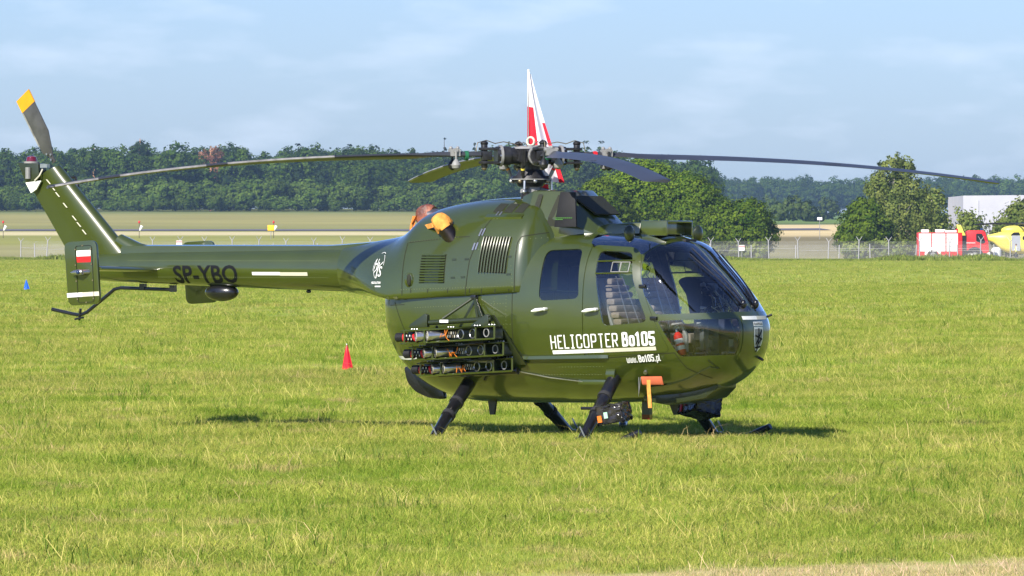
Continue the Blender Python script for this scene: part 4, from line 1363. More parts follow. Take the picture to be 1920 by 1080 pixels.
# louvred vent, rear
lv = surf_ribbon('louvre_recess', cowl, [(-.675, 1.525), (-.675, 1.815)], .31, M['seam'], cw, .002)
for i in range(11):
    z = 1.54 + i * .0265
    pts = [cowl.at_side(x, z + .004 * (x + .6), .010) for x in np.linspace(-.825, -.525, 8)]
    mb = MB()
    mb.loft([[p + Vector((0, .006, .010)), p + Vector((0, -.007, -.006)), p + Vector((0, .004, -.008)), p + Vector((0, .010, .004))] for p in pts])
    mb.build('louvre', OLV, cw, 30)
# gilled air outlet
surf_ribbon('gill_recess', cowl, [(.04, 1.63), (.055, 1.99)], .33, M['seam'], cw, .002)
for i in range(10):
    x0 = -.115 + i * .034
    pts = [cowl.at_side(x0 + .022 * t, 1.635 + .35 * t, .012) for t in np.linspace(0, 1, 8)]
    mb = MB()
    mb.loft([[p + Vector((-.011, .012, 0)), p + Vector((.0, -.016, 0)), p + Vector((.007, -.014, 0)), p + Vector((.004, .012, 0))] for p in pts])
    mb.build('gill', mat('polished_olive', (.06, .08, .02), rough=.15, coat=.9) if i == 0 else bpy.data.materials['polished_olive'], cw, 30)
# upper vents under an awning lip
for i in range(3):
    x0 = -.115 + i * .125
    surf_ribbon('upper_vent', cowl, [(x0 + .05, 2.228), (x0 + .056, 2.318)], .105, M['mesh_vent'], cw, .003)
aw = [cowl.at_side(x, 2.215, .0) for x in np.linspace(-.17, .26, 8)]
MB().loft([[p, p + Vector((0, -.055, -.03)), p + Vector((0, -.05, -.065)), p + Vector((0, .0, -.05))] for p in aw]).build('vent_lip', OLV, cw, 30)
# oil cooler outlet
p = cowl.at_side(-.955, 1.556, 0)
MB().ball(p, (.055, .03, .075), 16, 10).build('drain_boss', OLV, cw)
MB().ball(p + Vector((.012, -.022, 0)), (.026, .016, .062), 14, 8).build('drain_hole', M['seam'], cw)
# stripes, identification plate
surf_ribbon('stripe', pod, [(-1.33, .775), (-.72, .768)], .034, M['white'], heli, .003)
surf_ribbon('stripe', pod, [(-.72, .768), (.02, .752)], .034, M['cream'], heli, .003)
surf_ribbon('identification_plate', pod, [(.395, 1.535), (.445, 1.536)], .058, M['grey_metal'], heli, .004, n=4)
# sill rail under the doors
sl = []
for x in np.linspace(.02, 1.34, 26):
    p = pod.at_side(x, .780 + .022 * x, 0); n = Vector((0, -1, 0))
    k = 1.0 if x < 1.30 else .3
    sl.append([p + Vector((0, .03, .022)), p + n * .030 * k + Vector((0, 0, .016)), p + n * .034 * k + Vector((0, 0, -.016)), p + Vector((0, .03, -.022))])
MB().loft(sl).build('sill_rail', OLV, heli, 30)
# panel lines on the lower body
for pts in ([(-.02, .80), (.30, .81)], [(-1.2, 1.33), (-1.02, .98), (-.92, .80)], [(-1.28, 1.30), (-1.05, 1.31)], [(.26, .775), (1.3, .795), (2.06, .852)], [(.27, 1.43), (.27, .78)], [(1.70, 1.86), (1.66, 1.92)],
            [(2.05, .85), (2.13, .70), (2.3, .60)]):
    surf_ribbon('panel_gap', pod, pts, .007, M['seam'], heli, .002)
# rivets in rows
def rivets(name, skin, lines, parent, m, step=.032, r=.0042):
    mb = MB()
    for a, b_ in lines:
        L = math.hypot(b_[0] - a[0], b_[1] - a[1])
        for t in np.linspace(0, 1, max(2, int(L / step))):
            p = skin.at_side(a[0] + (b_[0] - a[0]) * t, a[1] + (b_[1] - a[1]) * t, .001)
            n = Vector((0, -1, 0))
            mb.add([p + Vector((r * math.cos(k), -.002, r * math.sin(k))) for k in (0, 1.05, 2.1, 3.14, 4.19, 5.24)], [(0, 1, 2, 3, 4, 5)])
    return mb.build(name, m, parent, fix=False, kind='stuff')
M['rivet'] = mat('rivet', (.15, .18, .075), rough=.3, coat=.6)
rivets('rivets', pod, [((.20, 1.40), (.20, .85)), ((.06, 1.38), (.06, .85)), ((-.9, 1.28), (.2, 1.33)), ((-.45, 1.33), (-.45, .9)), ((.02, 1.12), (.25, 1.12)), ((-.95, 1.05), (.1, 1.08)), ((.75, .70), (1.25, .71)), ((.4, .62), (1.2, .63))], heli, M['rivet'])
rivets('rivets', cowl, [((-1.04, 1.935), (-.42, 1.985)), ((-.22, 1.86), (-.14, 1.865)), ((.23, 1.86), (.3, 1.865)), ((.26, 1.7), (.29, 1.45)), ((.33, 1.96), (.6, 1.99)), ((-1.05, 1.46), (.28, 1.50))], cw, M['rivet'])

# lettering and marks
def text_poly(body, bold=0.0, shear=0.0):
    cu = bpy.data.curves.new('lettering', 'FONT')
    cu.body = body; cu.size = 1; cu.offset = bold; cu.shear = shear; cu.resolution_u = 3
    o = bpy.data.objects.new('lettering', cu); C.objects.link(o)
    dg = bpy.context.evaluated_depsgraph_get(); dg.update()
    me = bpy.data.meshes.new_from_object(o.evaluated_get(dg))
    bpy.data.objects.remove(o)
    return me
def lettering(body, project, p0, p1, height, material, parent, bold=0.0, slices=6, up_vec=(0, 1), name='lettering', shear=0):
    me = text_poly(body, bold, shear)
    bm = bmesh.new(); bm.from_mesh(me)
    xs_ = [v.co.x for v in bm.verts]; ys_ = [v.co.y for v in bm.verts]
    x0, x1 = min(xs_), max(xs_)
    cap = .70 if any(ch in body for ch in 'pgyw,') else max(ys_)
    y0 = 0.0
    for k in range(1, slices):
        y = y0 + (max(ys_) - y0) * k / slices
        bmesh.ops.bisect_plane(bm, geom=bm.verts[:] + bm.edges[:] + bm.faces[:], dist=1e-6, plane_co=(0, y, 0), plane_no=(0, 1, 0))
    bmesh.ops.triangulate(bm, faces=bm.faces)
    for v in bm.verts:
        t = (v.co.x - x0) / (x1 - x0)
        u = v.co.y / cap * height
        v.co = project(p0[0] + (p1[0] - p0[0]) * t + up_vec[0] * u, p0[1] + (p1[1] - p0[1]) * t + up_vec[1] * u)
    bm.to_mesh(me); bm.free()
    me.materials.clear()
    return mobj(name, me, material, parent)
GL = {'H': (1, [[(0, 0), (0, 1)], [(1, 0), (1, 1)], [(0, .5), (1, .5)]]), 'E': (.85, [[(1, 1), (0, 1), (0, 0), (1, 0)], [(0, .52), (.85, .52)]]), 'L': (.8, [[(0, 1), (0, 0), (1, 0)]]),
      'I': (.75, [[(.5, 0), (.5, 1)], [(0, 1), (1, 1)], [(0, 0), (1, 0)]]), 'C': (1, [[(1, .72), (1, 1), (0, 1), (0, 0), (1, 0), (1, .28)]]), 'O': (1, [[(0, .5), (0, 1), (1, 1), (1, 0), (0, 0), (0, .5)]]),
      'P': (1, [[(0, 0), (0, 1), (1, 1), (1, .44), (.02, .44)]]), 'T': (1, [[(.5, 0), (.5, 1)], [(0, 1), (1, 1)]]), 'R': (1, [[(0, 0), (0, 1), (1, 1), (1, .47), (.02, .47)], [(.5, .47), (1, 0)]]),
      'B': (1, [[(0, .52), (0, 1), (.92, 1), (.92, .52), (0, .52)], [(.0, .52), (0, 0), (1, 0), (1, .48), (.5, .52)]]), 'o': (.9, [[(0, .35), (0, .72), (1, .72), (1, 0), (0, 0), (0, .35)]]),
      '1': (.65, [[(0, .86), (.5, 1), (.5, 0)], [(0, 0), (1, 0)]]), '0': (1, [[(0, .5), (0, 1), (1, 1), (1, 0), (0, 0), (0, .5)]]), '5': (1, [[(1, 1), (0, 1), (0, .58), (1, .58), (1, 0), (0, 0), (0, .2)]]),
      'w': (1.35, [[(0, .72), (0, 0), (.5, 0), (.5, .6)], [(.5, 0), (1, 0), (1, .72)]]), '.': (.2, [[(.5, -.06), (.5, .10)]]), 'p': (.95, [[(0, -.28), (0, .72), (1, .72), (1, 0), (.02, 0)]]), 'l': (.45, [[(0, 1), (0, 0), (1, 0)]])}
def stroke_text(body, skin, p0, p1, height, weight, material, parent, gap=.55, up=.012):
    """condensed block lettering drawn with strokes, laid on the skin between two baseline points"""
    adv = [GL[c][0] for c in body]
    total = sum(adv) + gap * (len(body) - 1) + weight
    unit = (p1[0] - p0[0]) / total
    slope = (p1[1] - p0[1]) / (p1[0] - p0[0])
    x = weight / 2
    mb = MB()
    for ch, a in zip(body, adv):
        for k, st in enumerate(GL[ch][1]):
            ws = weight * unit
            pts = [Vector((p0[0] + (x + a * q[0]) * unit, q[1] * (height - ws) + ws / 2)) for q in st]
            out = [pts[0]]
            for i in range(1, len(pts) - 1):
                r_ = min((.001 if (ch in 'BPREL15' and (st[i][0] == 0 or (ch == '5' and st[i][1] > .9))) else .30) * unit, (pts[i] - pts[i - 1]).length * .4, (pts[i + 1] - pts[i]).length * .4)
                u, v = (pts[i - 1] - pts[i]).normalized(), (pts[i + 1] - pts[i]).normalized()
                for t in (0, .5, 1):
                    out.append((pts[i] + u * r_) * (1 - t) ** 2 + pts[i] * 2 * t * (1 - t) + (pts[i] + v * r_) * t * t)
            out.append(pts[-1])
            vs = []
            n = len(out)
            for i, p in enumerate(out):
                d0 = (out[i] - out[max(i - 1, 0)]); d1 = (out[min(i + 1, n - 1)] - out[i])
                d0 = d0.normalized() if d0.length > 1e-9 else d1.normalized(); d1 = d1.normalized() if d1.length > 1e-9 else d0
                d = (d0 + d1).normalized()
                m = ws / 2 / max(.6, d.dot(d0))
                ext = d * (-ws / 2 if i == 0 else (ws / 2 if i == n - 1 else 0))
                if len(GL[ch][1]) > 1 and k > 0: ext = ext * .0
                for sg in (1, -1):
                    q = p + ext + Vector((-d.y, d.x)) * m * sg
                    vs.append(skin.at_side(q.x, p0[1] + slope * (q.x - p0[0]) + q.y, up + .0008 * k))
            mb.add(vs, [(2 * i, 2 * i + 1, 2 * i + 3, 2 * i + 2) for i in range(n - 1)])
        x += a + gap
    return mb.build('lettering', material, parent, fix=False)
stroke_text('HELICOPTER', pod, (.710, .880), (1.475, .908), .136, .26, M['white'], heli, .62)
stroke_text('Bo105', pod, (1.520, .912), (1.872, .925), .140, .52, M['white'], heli, .72)
stroke_text('www.', pod, (1.540, .752), (1.655, .760), .066, .34, M['white'], heli, .6)
stroke_text('Bo105', pod, (1.668, .760), (1.835, .771), .070, .52, M['white'], heli, .72)
stroke_text('.pl', pod, (1.843, .772), (1.902, .776), .066, .42, M['white'], heli, .62)
surf_ribbon('underline', pod, [(.720, .850), (1.30, .872)], .036, M['white'], heli, .012)
surf_ribbon('underline', pod, [(1.30, .872), (1.874, .897)], .036, M['cream'], heli, .012)
cj = lambda x, z: cowl.at_side(x, z, .004)
lettering('HELISOLUTION', cj, (-1.500, 1.516), (-1.350, 1.517), .022, M['white'], cw, .03)
surf_ribbon('logo_line', cowl, [(-1.435, 1.49), (-1.345, 1.49)], .012, M['white'], cw, .004)
def arc(a0, a1, cx, cz, rx, rz, w=.0045):
    surf_ribbon('logo_arc', cowl, [(cx + rx * math.cos(a), cz + rz * math.sin(a)) for a in np.linspace(a0, a1, 12)], w, M['white'], cw, .004, n=3)
arc(R(65), R(5), -1.425, 1.69, .07, .125); arc(R(115), R(65), -1.425, 1.69, .08, .14); arc(R(185), R(260), -1.425, 1.69, .07, .12); arc(R(150), R(200), -1.425, 1.69, .085, .13)
lettering('H', cj, (-1.495, 1.665), (-1.450, 1.665), .10, M['white'], cw, .0, name='logo_letter')
lettering('S', cj, (-1.412, 1.590), (-1.362, 1.590), .10, M['white'], cw, .01, name='logo_letter')
surf_ribbon('logo_stroke', cowl, [(-1.433, 1.57), (-1.430, 1.73)], .012, M['white'], cw, .0045, n=5)
surf_ribbon('logo_stroke', cowl, [(-1.480, 1.63), (-1.37, 1.735)], .008, M['white'], cw, .005, n=5)
# shield on the nose, light strip above it
nose = [o for o in heli.children if o.name.startswith('nose_panel')][0]
sh2 = [(-.085, .14), (.085, .14), (.085, .02), (.05, -.065), (0, -.105), (-.05, -.065), (-.085, .02)]
def nose_patch(name, poly, m, up, cz=1.0):
    c = pod.at_front(0, cz, up)
    bm = bmesh.new()
    vs = [bm.verts.new((p[0], p[1], 0)) for p in poly]
    bm.faces.new(vs)
    for k in range(-8, 9):
        bmesh.ops.bisect_plane(bm, geom=bm.verts[:] + bm.edges[:] + bm.faces[:], dist=1e-6, plane_co=(k * .03, 0, 0), plane_no=(1, 0, 0))
        bmesh.ops.bisect_plane(bm, geom=bm.verts[:] + bm.edges[:] + bm.faces[:], dist=1e-6, plane_co=(0, k * .03, 0), plane_no=(0, 1, 0))
    for v in bm.verts:
        v.co = pod.at_front(v.co.x, cz + v.co.y, up)
    me = bpy.data.meshes.new(name); bm.to_mesh(me); bm.free()
    return mobj(name, me, m, nose)
shc = .96
nose_patch('shield', sh2, M['white'], .009, shc)
nose_patch('shield_field', [(x * .82, y * .84 + .004) for x, y in sh2], M['grey_metal'], .011, shc)
for a, b_ in (((-.07, .02), (.07, .06)), ((-.055, .11), (.05, -.03)), ((0, .13), (.012, -.10)), ((-.05, -.05), (.05, -.06)), ((-.05, .03), (.0, -.02))):
    d = Vector((b_[0] - a[0], b_[1] - a[1])).normalized() * .009
    nose_patch('shield_mark', [(a[0] - d.y, a[1] + d.x), (a[0] + d.y, a[1] - d.x), (b_[0] + d.y, b_[1] - d.x), (b_[0] - d.y, b_[1] + d.x)], M['letter_black'], .0128, shc)
nose_patch('shield_title', [(-.09, .15), (.09, .15), (.09, .192), (-.09, .192)], M['white'], .009, shc)
lettering('HELICOPTER Bo105', lambda s, z: pod.at_front(s, z, .011), (-.080, shc + .159), (.080, shc + .159), .024, M['letter_black'], nose, .01, slices=2)
nose_patch('light_strip', [(-.235, 0), (.0, 0), (.0, .034), (-.235, .034)], M['cream'], .009, 1.172)
nose_patch('light_strip', [(0, 0), (.235, 0), (.235, .034), (0, .034)], M['white'], .009, 1.172)

# ------------------------------------------------------------------ tail
BX = [-2.14, -3.0, -4.0, -4.8, -5.2, -5.45, -5.55]
BT = [1.885, 1.87, 1.86, 1.85, 1.83, 1.76, 1.70]
BB = [1.428, 1.452, 1.485, 1.512, 1.53, 1.56, 1.62]
BW = [.235, .222, .205, .185, .15, .09, .03]
class Boom:
    pass
rings = []
for x in np.linspace(-5.55, -2.14, 60):
    zt, zb, w = (float(pchip(BX, T, x)) for T in (BT, BB, BW))
    rings.append([V(x, w * math.cos(a), (zt + zb) / 2 + (zt - zb) / 2 * math.sin(a)) for a in np.linspace(0, 2 * math.pi, 41)[:-1]])
bmb = MB().loft(rings)
boom = bmb.build('tail_boom', OLV, heli, 40)
bvh_boom = BVHTree.FromPolygons([tuple(v) for v in bmb.v], bmb.f)
def boom_at(x, z, up=.003):
    h = bvh_boom.ray_cast(Vector((x, -2, z)), Vector((0, 1, 0)))
    return h[0] + Vector((0, -up, 0)) if h[0] is not None else Vector((x, -.15, z))
fl_ = [V(-2.155, float(pchip(BX, BW, -2.155)) * 1.012 * math.cos(a), 1.6565 + .2325 * math.sin(a)) for a in np.linspace(0, 2 * math.pi, 41)]
MB().tube(fl_, .006, 6).build('boom_flange', M['olive_dark'], boom)
lettering('SP-YBO', lambda x, z: boom_at(x, z, .004), (-4.225, 1.515), (-3.415, 1.523), .180, M['letter_black'], boom, .022, slices=12)
def boom_patch(name, x0, x1, z0, z1, m):
    mb = MB(); n, k = 10, 4
    vs = [boom_at(x0 + (x1 - x0) * i / n, z0 + (z1 - z0) * j / k - .012 * i / n * 0, .004) for i in range(n + 1) for j in range(k + 1)]
    mb.add(vs, [(i * (k + 1) + j, (i + 1) * (k + 1) + j, (i + 1) * (k + 1) + j + 1, i * (k + 1) + j + 1) for i in range(n) for j in range(k)])
    mb.build(name, m, boom, fix=False)
boom_patch('light_bar', -3.227, -2.88, 1.597, 1.630, M['white'])
boom_patch('light_bar', -2.88, -2.538, 1.592, 1.628, M['cream'])
# drive shaft fairing along the top
sp_ = []
for x in np.linspace(-4.95, -1.85, 24):
    t = max(0, min(1, (x + 2.35) / .5))
    w = .105 + .03 * t; zt = 1.908 + .035 * t
    sp_.append([V(x, w, 1.765), V(x, w * .98, zt - .05), V(x, w * .8, zt - .012), V(x, 0, zt), V(x, -w * .8, zt - .012), V(x, -w * .98, zt - .05), V(x, -w, 1.765)])
MB().loft(sp_).build('shaft_fairing', OLV, heli, 40)
MB().tube([V(-4.86, .114, 1.795), V(-3.5, .114, 1.797), V(-2.3, .114, 1.80)], .005, 5).build('fairing_seam', M['seam'], heli)
rv_ = MB()
for x in np.linspace(-4.8, -2.3, 95):
    p = boom_at(x, 1.745, .001); rv_.add([p + Vector((.0042 * math.cos(k), -.002, .0042 * math.sin(k))) for k in (0, 1.05, 2.1, 3.14, 4.19, 5.24)], [(0, 1, 2, 3, 4, 5)])
    p = boom_at(x, 1.575, .001); rv_.add([p + Vector((.0042 * math.cos(k), -.002, .0042 * math.sin(k))) for k in (0, 1.05, 2.1, 3.14, 4.19, 5.24)], [(0, 1, 2, 3, 4, 5)])
rv_.build('rivets', M['rivet'], boom, fix=False, kind='stuff')
# fin
def fin_ring(t):
    le = Vector((-4.60, 1.52)).lerp(Vector((-5.80, 2.735)), t); te = Vector((-5.50, 1.56)).lerp(Vector((-6.20, 2.56)), t)
    th = .098 - .022 * t
    out = []
    prof = [(0, 0), (.015, .45), (.06, .8), (.15, 1), (.28, .98), (.42, .78), (.46, .62), (.75, .36), (1, .08)]
    for u, k in prof:
        p = le.lerp(te, u); out.append(V(p.x, th * k, p.y))
    for u, k in prof[::-1][:-1]:
        p = le.lerp(te, u); out.append(V(p.x, -th * k, p.y))
    return out
fin = MB().loft([fin_ring(t) for t in np.linspace(0, 1, 16)]).build('tail_fin', M['olive_satin'], heli, 45)
for k, t in enumerate((.92, .86, .80, .70, .58, .52, .45)):
    le = Vector((-4.60, 1.52)).lerp(Vector((-5.80, 2.735)), t); te = Vector((-5.50, 1.56)).lerp(Vector((-6.20, 2.56)), t)
    p = le.lerp(te, .445); dr = Vector((-1.2, 1.215)).normalized() * .034
    y = .098 * .72
    MB().add([V(p.x - dr.x - .007, y, p.y - dr.y), V(p.x - dr.x + .010, y, p.y - dr.y), V(p.x + dr.x + .010, y, p.y + dr.y), V(p.x + dr.x - .007, y, p.y + dr.y)], [(0, 1, 2, 3)]).build('hinge_strip', M['cream'], fin, fix=False)
# fairing where the fin meets the boom
MB().tube([V(-4.40, 0, 1.80), V(-4.80, 0, 1.835), V(-5.04, 0, 1.95)], [.05, .095, .075], 14).build('fin_fairing', OLV, heli)
# beacon on the fin tip
bk = MB()
bk.prism([V(-6.30, .07, 2.775), V(-6.03, .07, 2.76), V(-6.02, .07, 2.62), V(-6.09, .07, 2.50), V(-6.16, .07, 2.50)], V(0, -.14, 0))
bc = bk.build('beacon_bracket', M['olive_dark'], heli, bevel=.006)
MB().tube([V(-6.165, 0, 2.775), V(-6.165, 0, 2.795), V(-6.165, 0, 2.83), V(-6.165, 0, 2.842)], [.06, .06, .05, .02], 14).build('red_beacon', M['red_glass'], bc)
MB().cyl(V(-6.165, 0, 2.762), V(-6.165, 0, 2.782), .085).build('beacon_ring', M['grey_metal'], bc)
MB().tube([V(-6.15, .085, 2.72), V(-6.15, .085, 2.60)], .028, 8).build('light_housing', M['grey_metal'], bc)
MB().prism([V(-6.19, .075, 2.56), V(-5.99, .075, 2.58), V(-6.05, .075, 2.49), V(-6.12, .075, 2.45)], V(0, -.02, 0)).build('white_bracket', M['white'], bc)
MB().tube([V(-5.98, .06, 2.70), V(-6.0, .09, 2.63), V(-6.06, .09, 2.58)], .008, 6).build('cable', M['cream'], bc)
MB().box(V(-5.965, .04, 2.735), (.09, .05, .04)).build('fin_tip_fitting', M['steel'], bc)
# stabiliser and end plates
def stab_ring(s):
    t = abs(s) / 1.06
    x0 = -4.40 - .12 * t; x1 = -4.85 - .12 * t
    z = 1.645 + .02 * t
    pr = [(0, 0), (.04, .5), (.2, 1), (.5, .85), (1, .1), (.5, -.6), (.2, -.8), (.04, -.45)]
    return [V(x0 + (x1 - x0) * u, s, z + .032 * k) for u, k in pr]
MB().loft([stab_ring(s) for s in np.linspace(-1.05, 1.05, 11)]).build('stabiliser', OLV, heli, 40)
for side in (1, -1):
    prof = rpoly([(-4.975, 1.935), (-4.572, 1.955), (-4.522, 1.305), (-4.918, 1.280)], .075, 5)
    pm = MB(); pm.prism([V(x, side * 1.045, z) for x, z in prof], V(0, side * .035, 0))
    pl = pm.build('end_plate', OLV, heli, 40, bevel=.006)
    if side == 1:
        y = 1.0835
        def pp(name, pts, m, up=0.0):
            MB().add([V(x, y + up, z) for x, z in pts], [tuple(range(len(pts)))]).build(name, m, pl, fix=False)
        pp('flag_white', [(-4.812, 1.788), (-4.637, 1.794), (-4.637, 1.856), (-4.814, 1.848)], M['white'])
        pp('flag_red', [(-4.806, 1.728), (-4.637, 1.732), (-4.637, 1.792), (-4.812, 1.786)], mat('flag_red', (.80, .008, .010), rough=.5))
        pp('light_band', [(-4.930, 1.366), (-4.74, 1.376), (-4.74, 1.420), (-4.934, 1.410)], M['white'])
        pp('light_band', [(-4.74, 1.376), (-4.528, 1.387), (-4.532, 1.431), (-4.74, 1.420)], M['cream'])
        fr = rpoly([(-4.83, 1.895), (-4.625, 1.905), (-4.59, 1.325), (-4.79, 1.31)], .03, 4)
        g_ = MB()
        for i in range(len(fr)):
            g_.tube([V(*((fr[i][0], y, fr[i][1]))), V(*((fr[(i + 1) % len(fr)][0], y, fr[(i + 1) % len(fr)][1])))], .003, 4)
        g_.build('panel_gap', M['seam'], pl)
        for x, z in ((-4.74, 1.90), (-4.83, 1.86), (-4.635, 1.868), (-4.825, 1.70), (-4.625, 1.71), (-4.815, 1.535), (-4.61, 1.545), (-4.80, 1.35), (-4.60, 1.36), (-4.69, 1.318)):
            MB().cyl(V(x, y - .002, z), V(x, y + .004, z), .008, n=8).build('screw', M['brass'], pl)
        nl = MB(); nl.tube([V(-4.85, 1.135, 1.622), V(-4.80, 1.14, 1.624), V(-4.74, 1.14, 1.626), V(-4.70, 1.135, 1.628)], [.004, .024, .034, .026], 12)
        nl.tube([V(-4.67, 1.07, 1.63), V(-4.70, 1.135, 1.628)], [.03, .026], 12)
        ng_ = nl.build('navigation_light', M['steel'], pl)
        MB().ball(V(-4.735, 1.165, 1.626), .022, 12, 8).build('lens', M['blue_glass'], ng_)
# tail bumper
tb = MB(); tb.tube([V(-4.34, 0, 1.443), V(-4.85, 0, 1.455), V(-5.02, 0, 1.46), V(-5.10, 0, 1.445), V(-5.18, 0, 1.39), V(-5.45, 0, 1.205), V(-5.54, 0, 1.172), V(-5.64, 0, 1.185), V(-5.90, 0, 1.232)], .019, 10)
tb.build('tail_bumper', M['black'], heli)
tb = MB()
for x, z in ((-4.36, 1.455), (-4.74, 1.47)):
    tb.box(V(x, 0, z), (.06, .05, .07))
tb.tube([V(-5.55, .0, 1.12), V(-5.52, .02, 1.24)], .014, 8); tb.tube([V(-5.58, .04, 1.13), V(-5.47, .04, 1.15)], .011, 8)
tb.build('bumper_clamp', M['black'], heli)
# dark pod and plates under the boom
MB().ball(V(-3.735, .02, 1.418), (.20, .10, .092), 20, 12).build('antenna_pod', M['black'], heli)
MB().ball(V(-2.66, .02, 1.43), (.03, .02, .018), 10, 6).build('drain_stub', M['black'], heli)
# tail rotor on the far side of the fin
th = V(-5.98, -.25, 2.66)
tr = MB(); tr.cyl(V(-5.95, -.05, 2.63), V(-5.99, -.30, 2.66), .045, .04); tr.box(V(-5.985, -.27, 2.66), (.12, .06, .1)); tr.tube([V(-5.92, -.26, 2.60), V(-5.80, -.28, 2.62)], .012, 6); tr.tube([V(-5.80, -.28, 2.62), V(-5.78, -.28, 2.54)], .014, 6); tr.ball(V(-5.775, -.28, 2.53), .022, 10, 6)
trh = tr.build('tail_rotor_hub', M['dark_metal'], heli)
bd = Vector((-.50, 0, .865)).normalized(); bt_ = Vector((.865, 0, .50)).normalized()
for sg in (1, -1):
    prof = [(.13, -.028), (.20, -.026), (.30, -.10), (.94, -.116), (.95, .116), (.45, .12), (.28, .06), (.20, .026), (.13, .028)]
    o3 = MB()
    n0 = V(0, 1, 0)
    poly = [th + bd * sg * r_ + bt_ * sg * c_ + n0 * (c_ * .25) for r_, c_ in prof]
    o3.prism(poly, n0 * .014)
    tbm = o3.build('tail_rotor_blade', M['tail_blade'], heli, 30, bevel=.004)
    tip = [(.80, -.114), (.945, -.118), (.955, .118), (.805, .1195)]
    MB().prism([th + bd * sg * r_ + bt_ * sg * c_ + n0 * (c_ * .25 - .002) for r_, c_ in tip], n0 * .018).build('orange_tip', M['orange'], tbm)
    MB().prism([th + bd * sg * r_ + bt_ * sg * c_ + n0 * (c_ * .25 - .002) for r_, c_ in [(.38, -.106), (.79, -.115), (.79, -.098), (.38, -.088)]], n0 * .018).build('leading_edge', M['blade_edge'], tbm)
    for r_, c_ in ((.17, -.012), (.22, .012), (.25, -.03)):
        q = th + bd * sg * r_ + bt_ * sg * c_ + n0 * .02
        MB().cyl(q, q + n0 * .012, .012, n=8).build('bolt', M['steel'], tbm)

# ------------------------------------------------------------------ main rotor
HZ = 2.80
rm = MB()
rm.tube([V(0, 0, 2.30), V(0, 0, 2.42), V(0, 0, 2.47)], [.105, .10, .095], 20)
mast = rm.build('rotor_mast', M['exhaust'], heli)
MB().cyl(V(0, 0, 2.43), V(0, 0, 2.50), .108, .10, 24).build('mast_collar', M['grey_metal'], mast)
sw = MB()
for z0, z1, r0, r1 in ((2.49, 2.53, .12, .15), (2.53, 2.56, .185, .19), (2.57, 2.60, .205, .19), (2.60, 2.66, .15, .12), (2.66, 2.70, .10, .10)):
    sw.cyl(V(0, 0, z0), V(0, 0, z1), r0, r1, 28)
swp = sw.build('swashplate', M['dark_metal'], heli)
MB().cyl(V(0, 0, 2.5605), V(0, 0, 2.5695), .212, n=28).build('swashplate_ring', M['grey_metal'], swp)
for a in range(0, 360, 45):
    d = Vector((math.cos(R(a)), math.sin(R(a)), 0))
    MB().ball(Vector((0, 0, 2.545)) + d * .2, .022, 8, 6).build('ball_joint', M['steel'] if a % 90 else M['brass'], swp)
for a in (120, 285, 20):
    d = Vector((math.cos(R(a)), math.sin(R(a)), 0))
    q = MB(); q.tube([Vector((0, 0, 2.46)) + d * .09, Vector((0, 0, 2.44)) + d * .22], [.03, .016], 8); q.tube([Vector((0, 0, 2.44)) + d * .22, Vector((0, 0, 2.55)) + d * .21], .012, 8); q.ball(Vector((0, 0, 2.44)) + d * .22, .024, 8, 6)
    q.build('control_link', M['dark_metal'] if a == 120 else M['steel'], swp)
hb = MB()
hb.cyl(V(0, 0, 2.70), V(0, 0, 2.775), .125, .13, 24); hb.cyl(V(0, 0, 2.75), V(0, 0, 2.87), .175, .165, 24)
hub = hb.build('rotor_head', M['dark_metal'], heli)
MB().cyl(V(0, 0, 2.87), V(0, 0, 2.892), .19, .17, 8).build('head_plate', M['grey_metal'], hub)
tor = [Vector((math.cos(a) * .042, 0, 2.945 + math.sin(a) * .042)) for a in np.linspace(0, 2 * math.pi, 17)]
MB().tube(tor, .011, 8).build('lifting_eye', M['cream'], hub)
MB().cyl(V(0, 0, 2.885), V(0, 0, 2.908), .03).build('eye_base', M['grey_metal'], hub)
AZ0 = -43.3
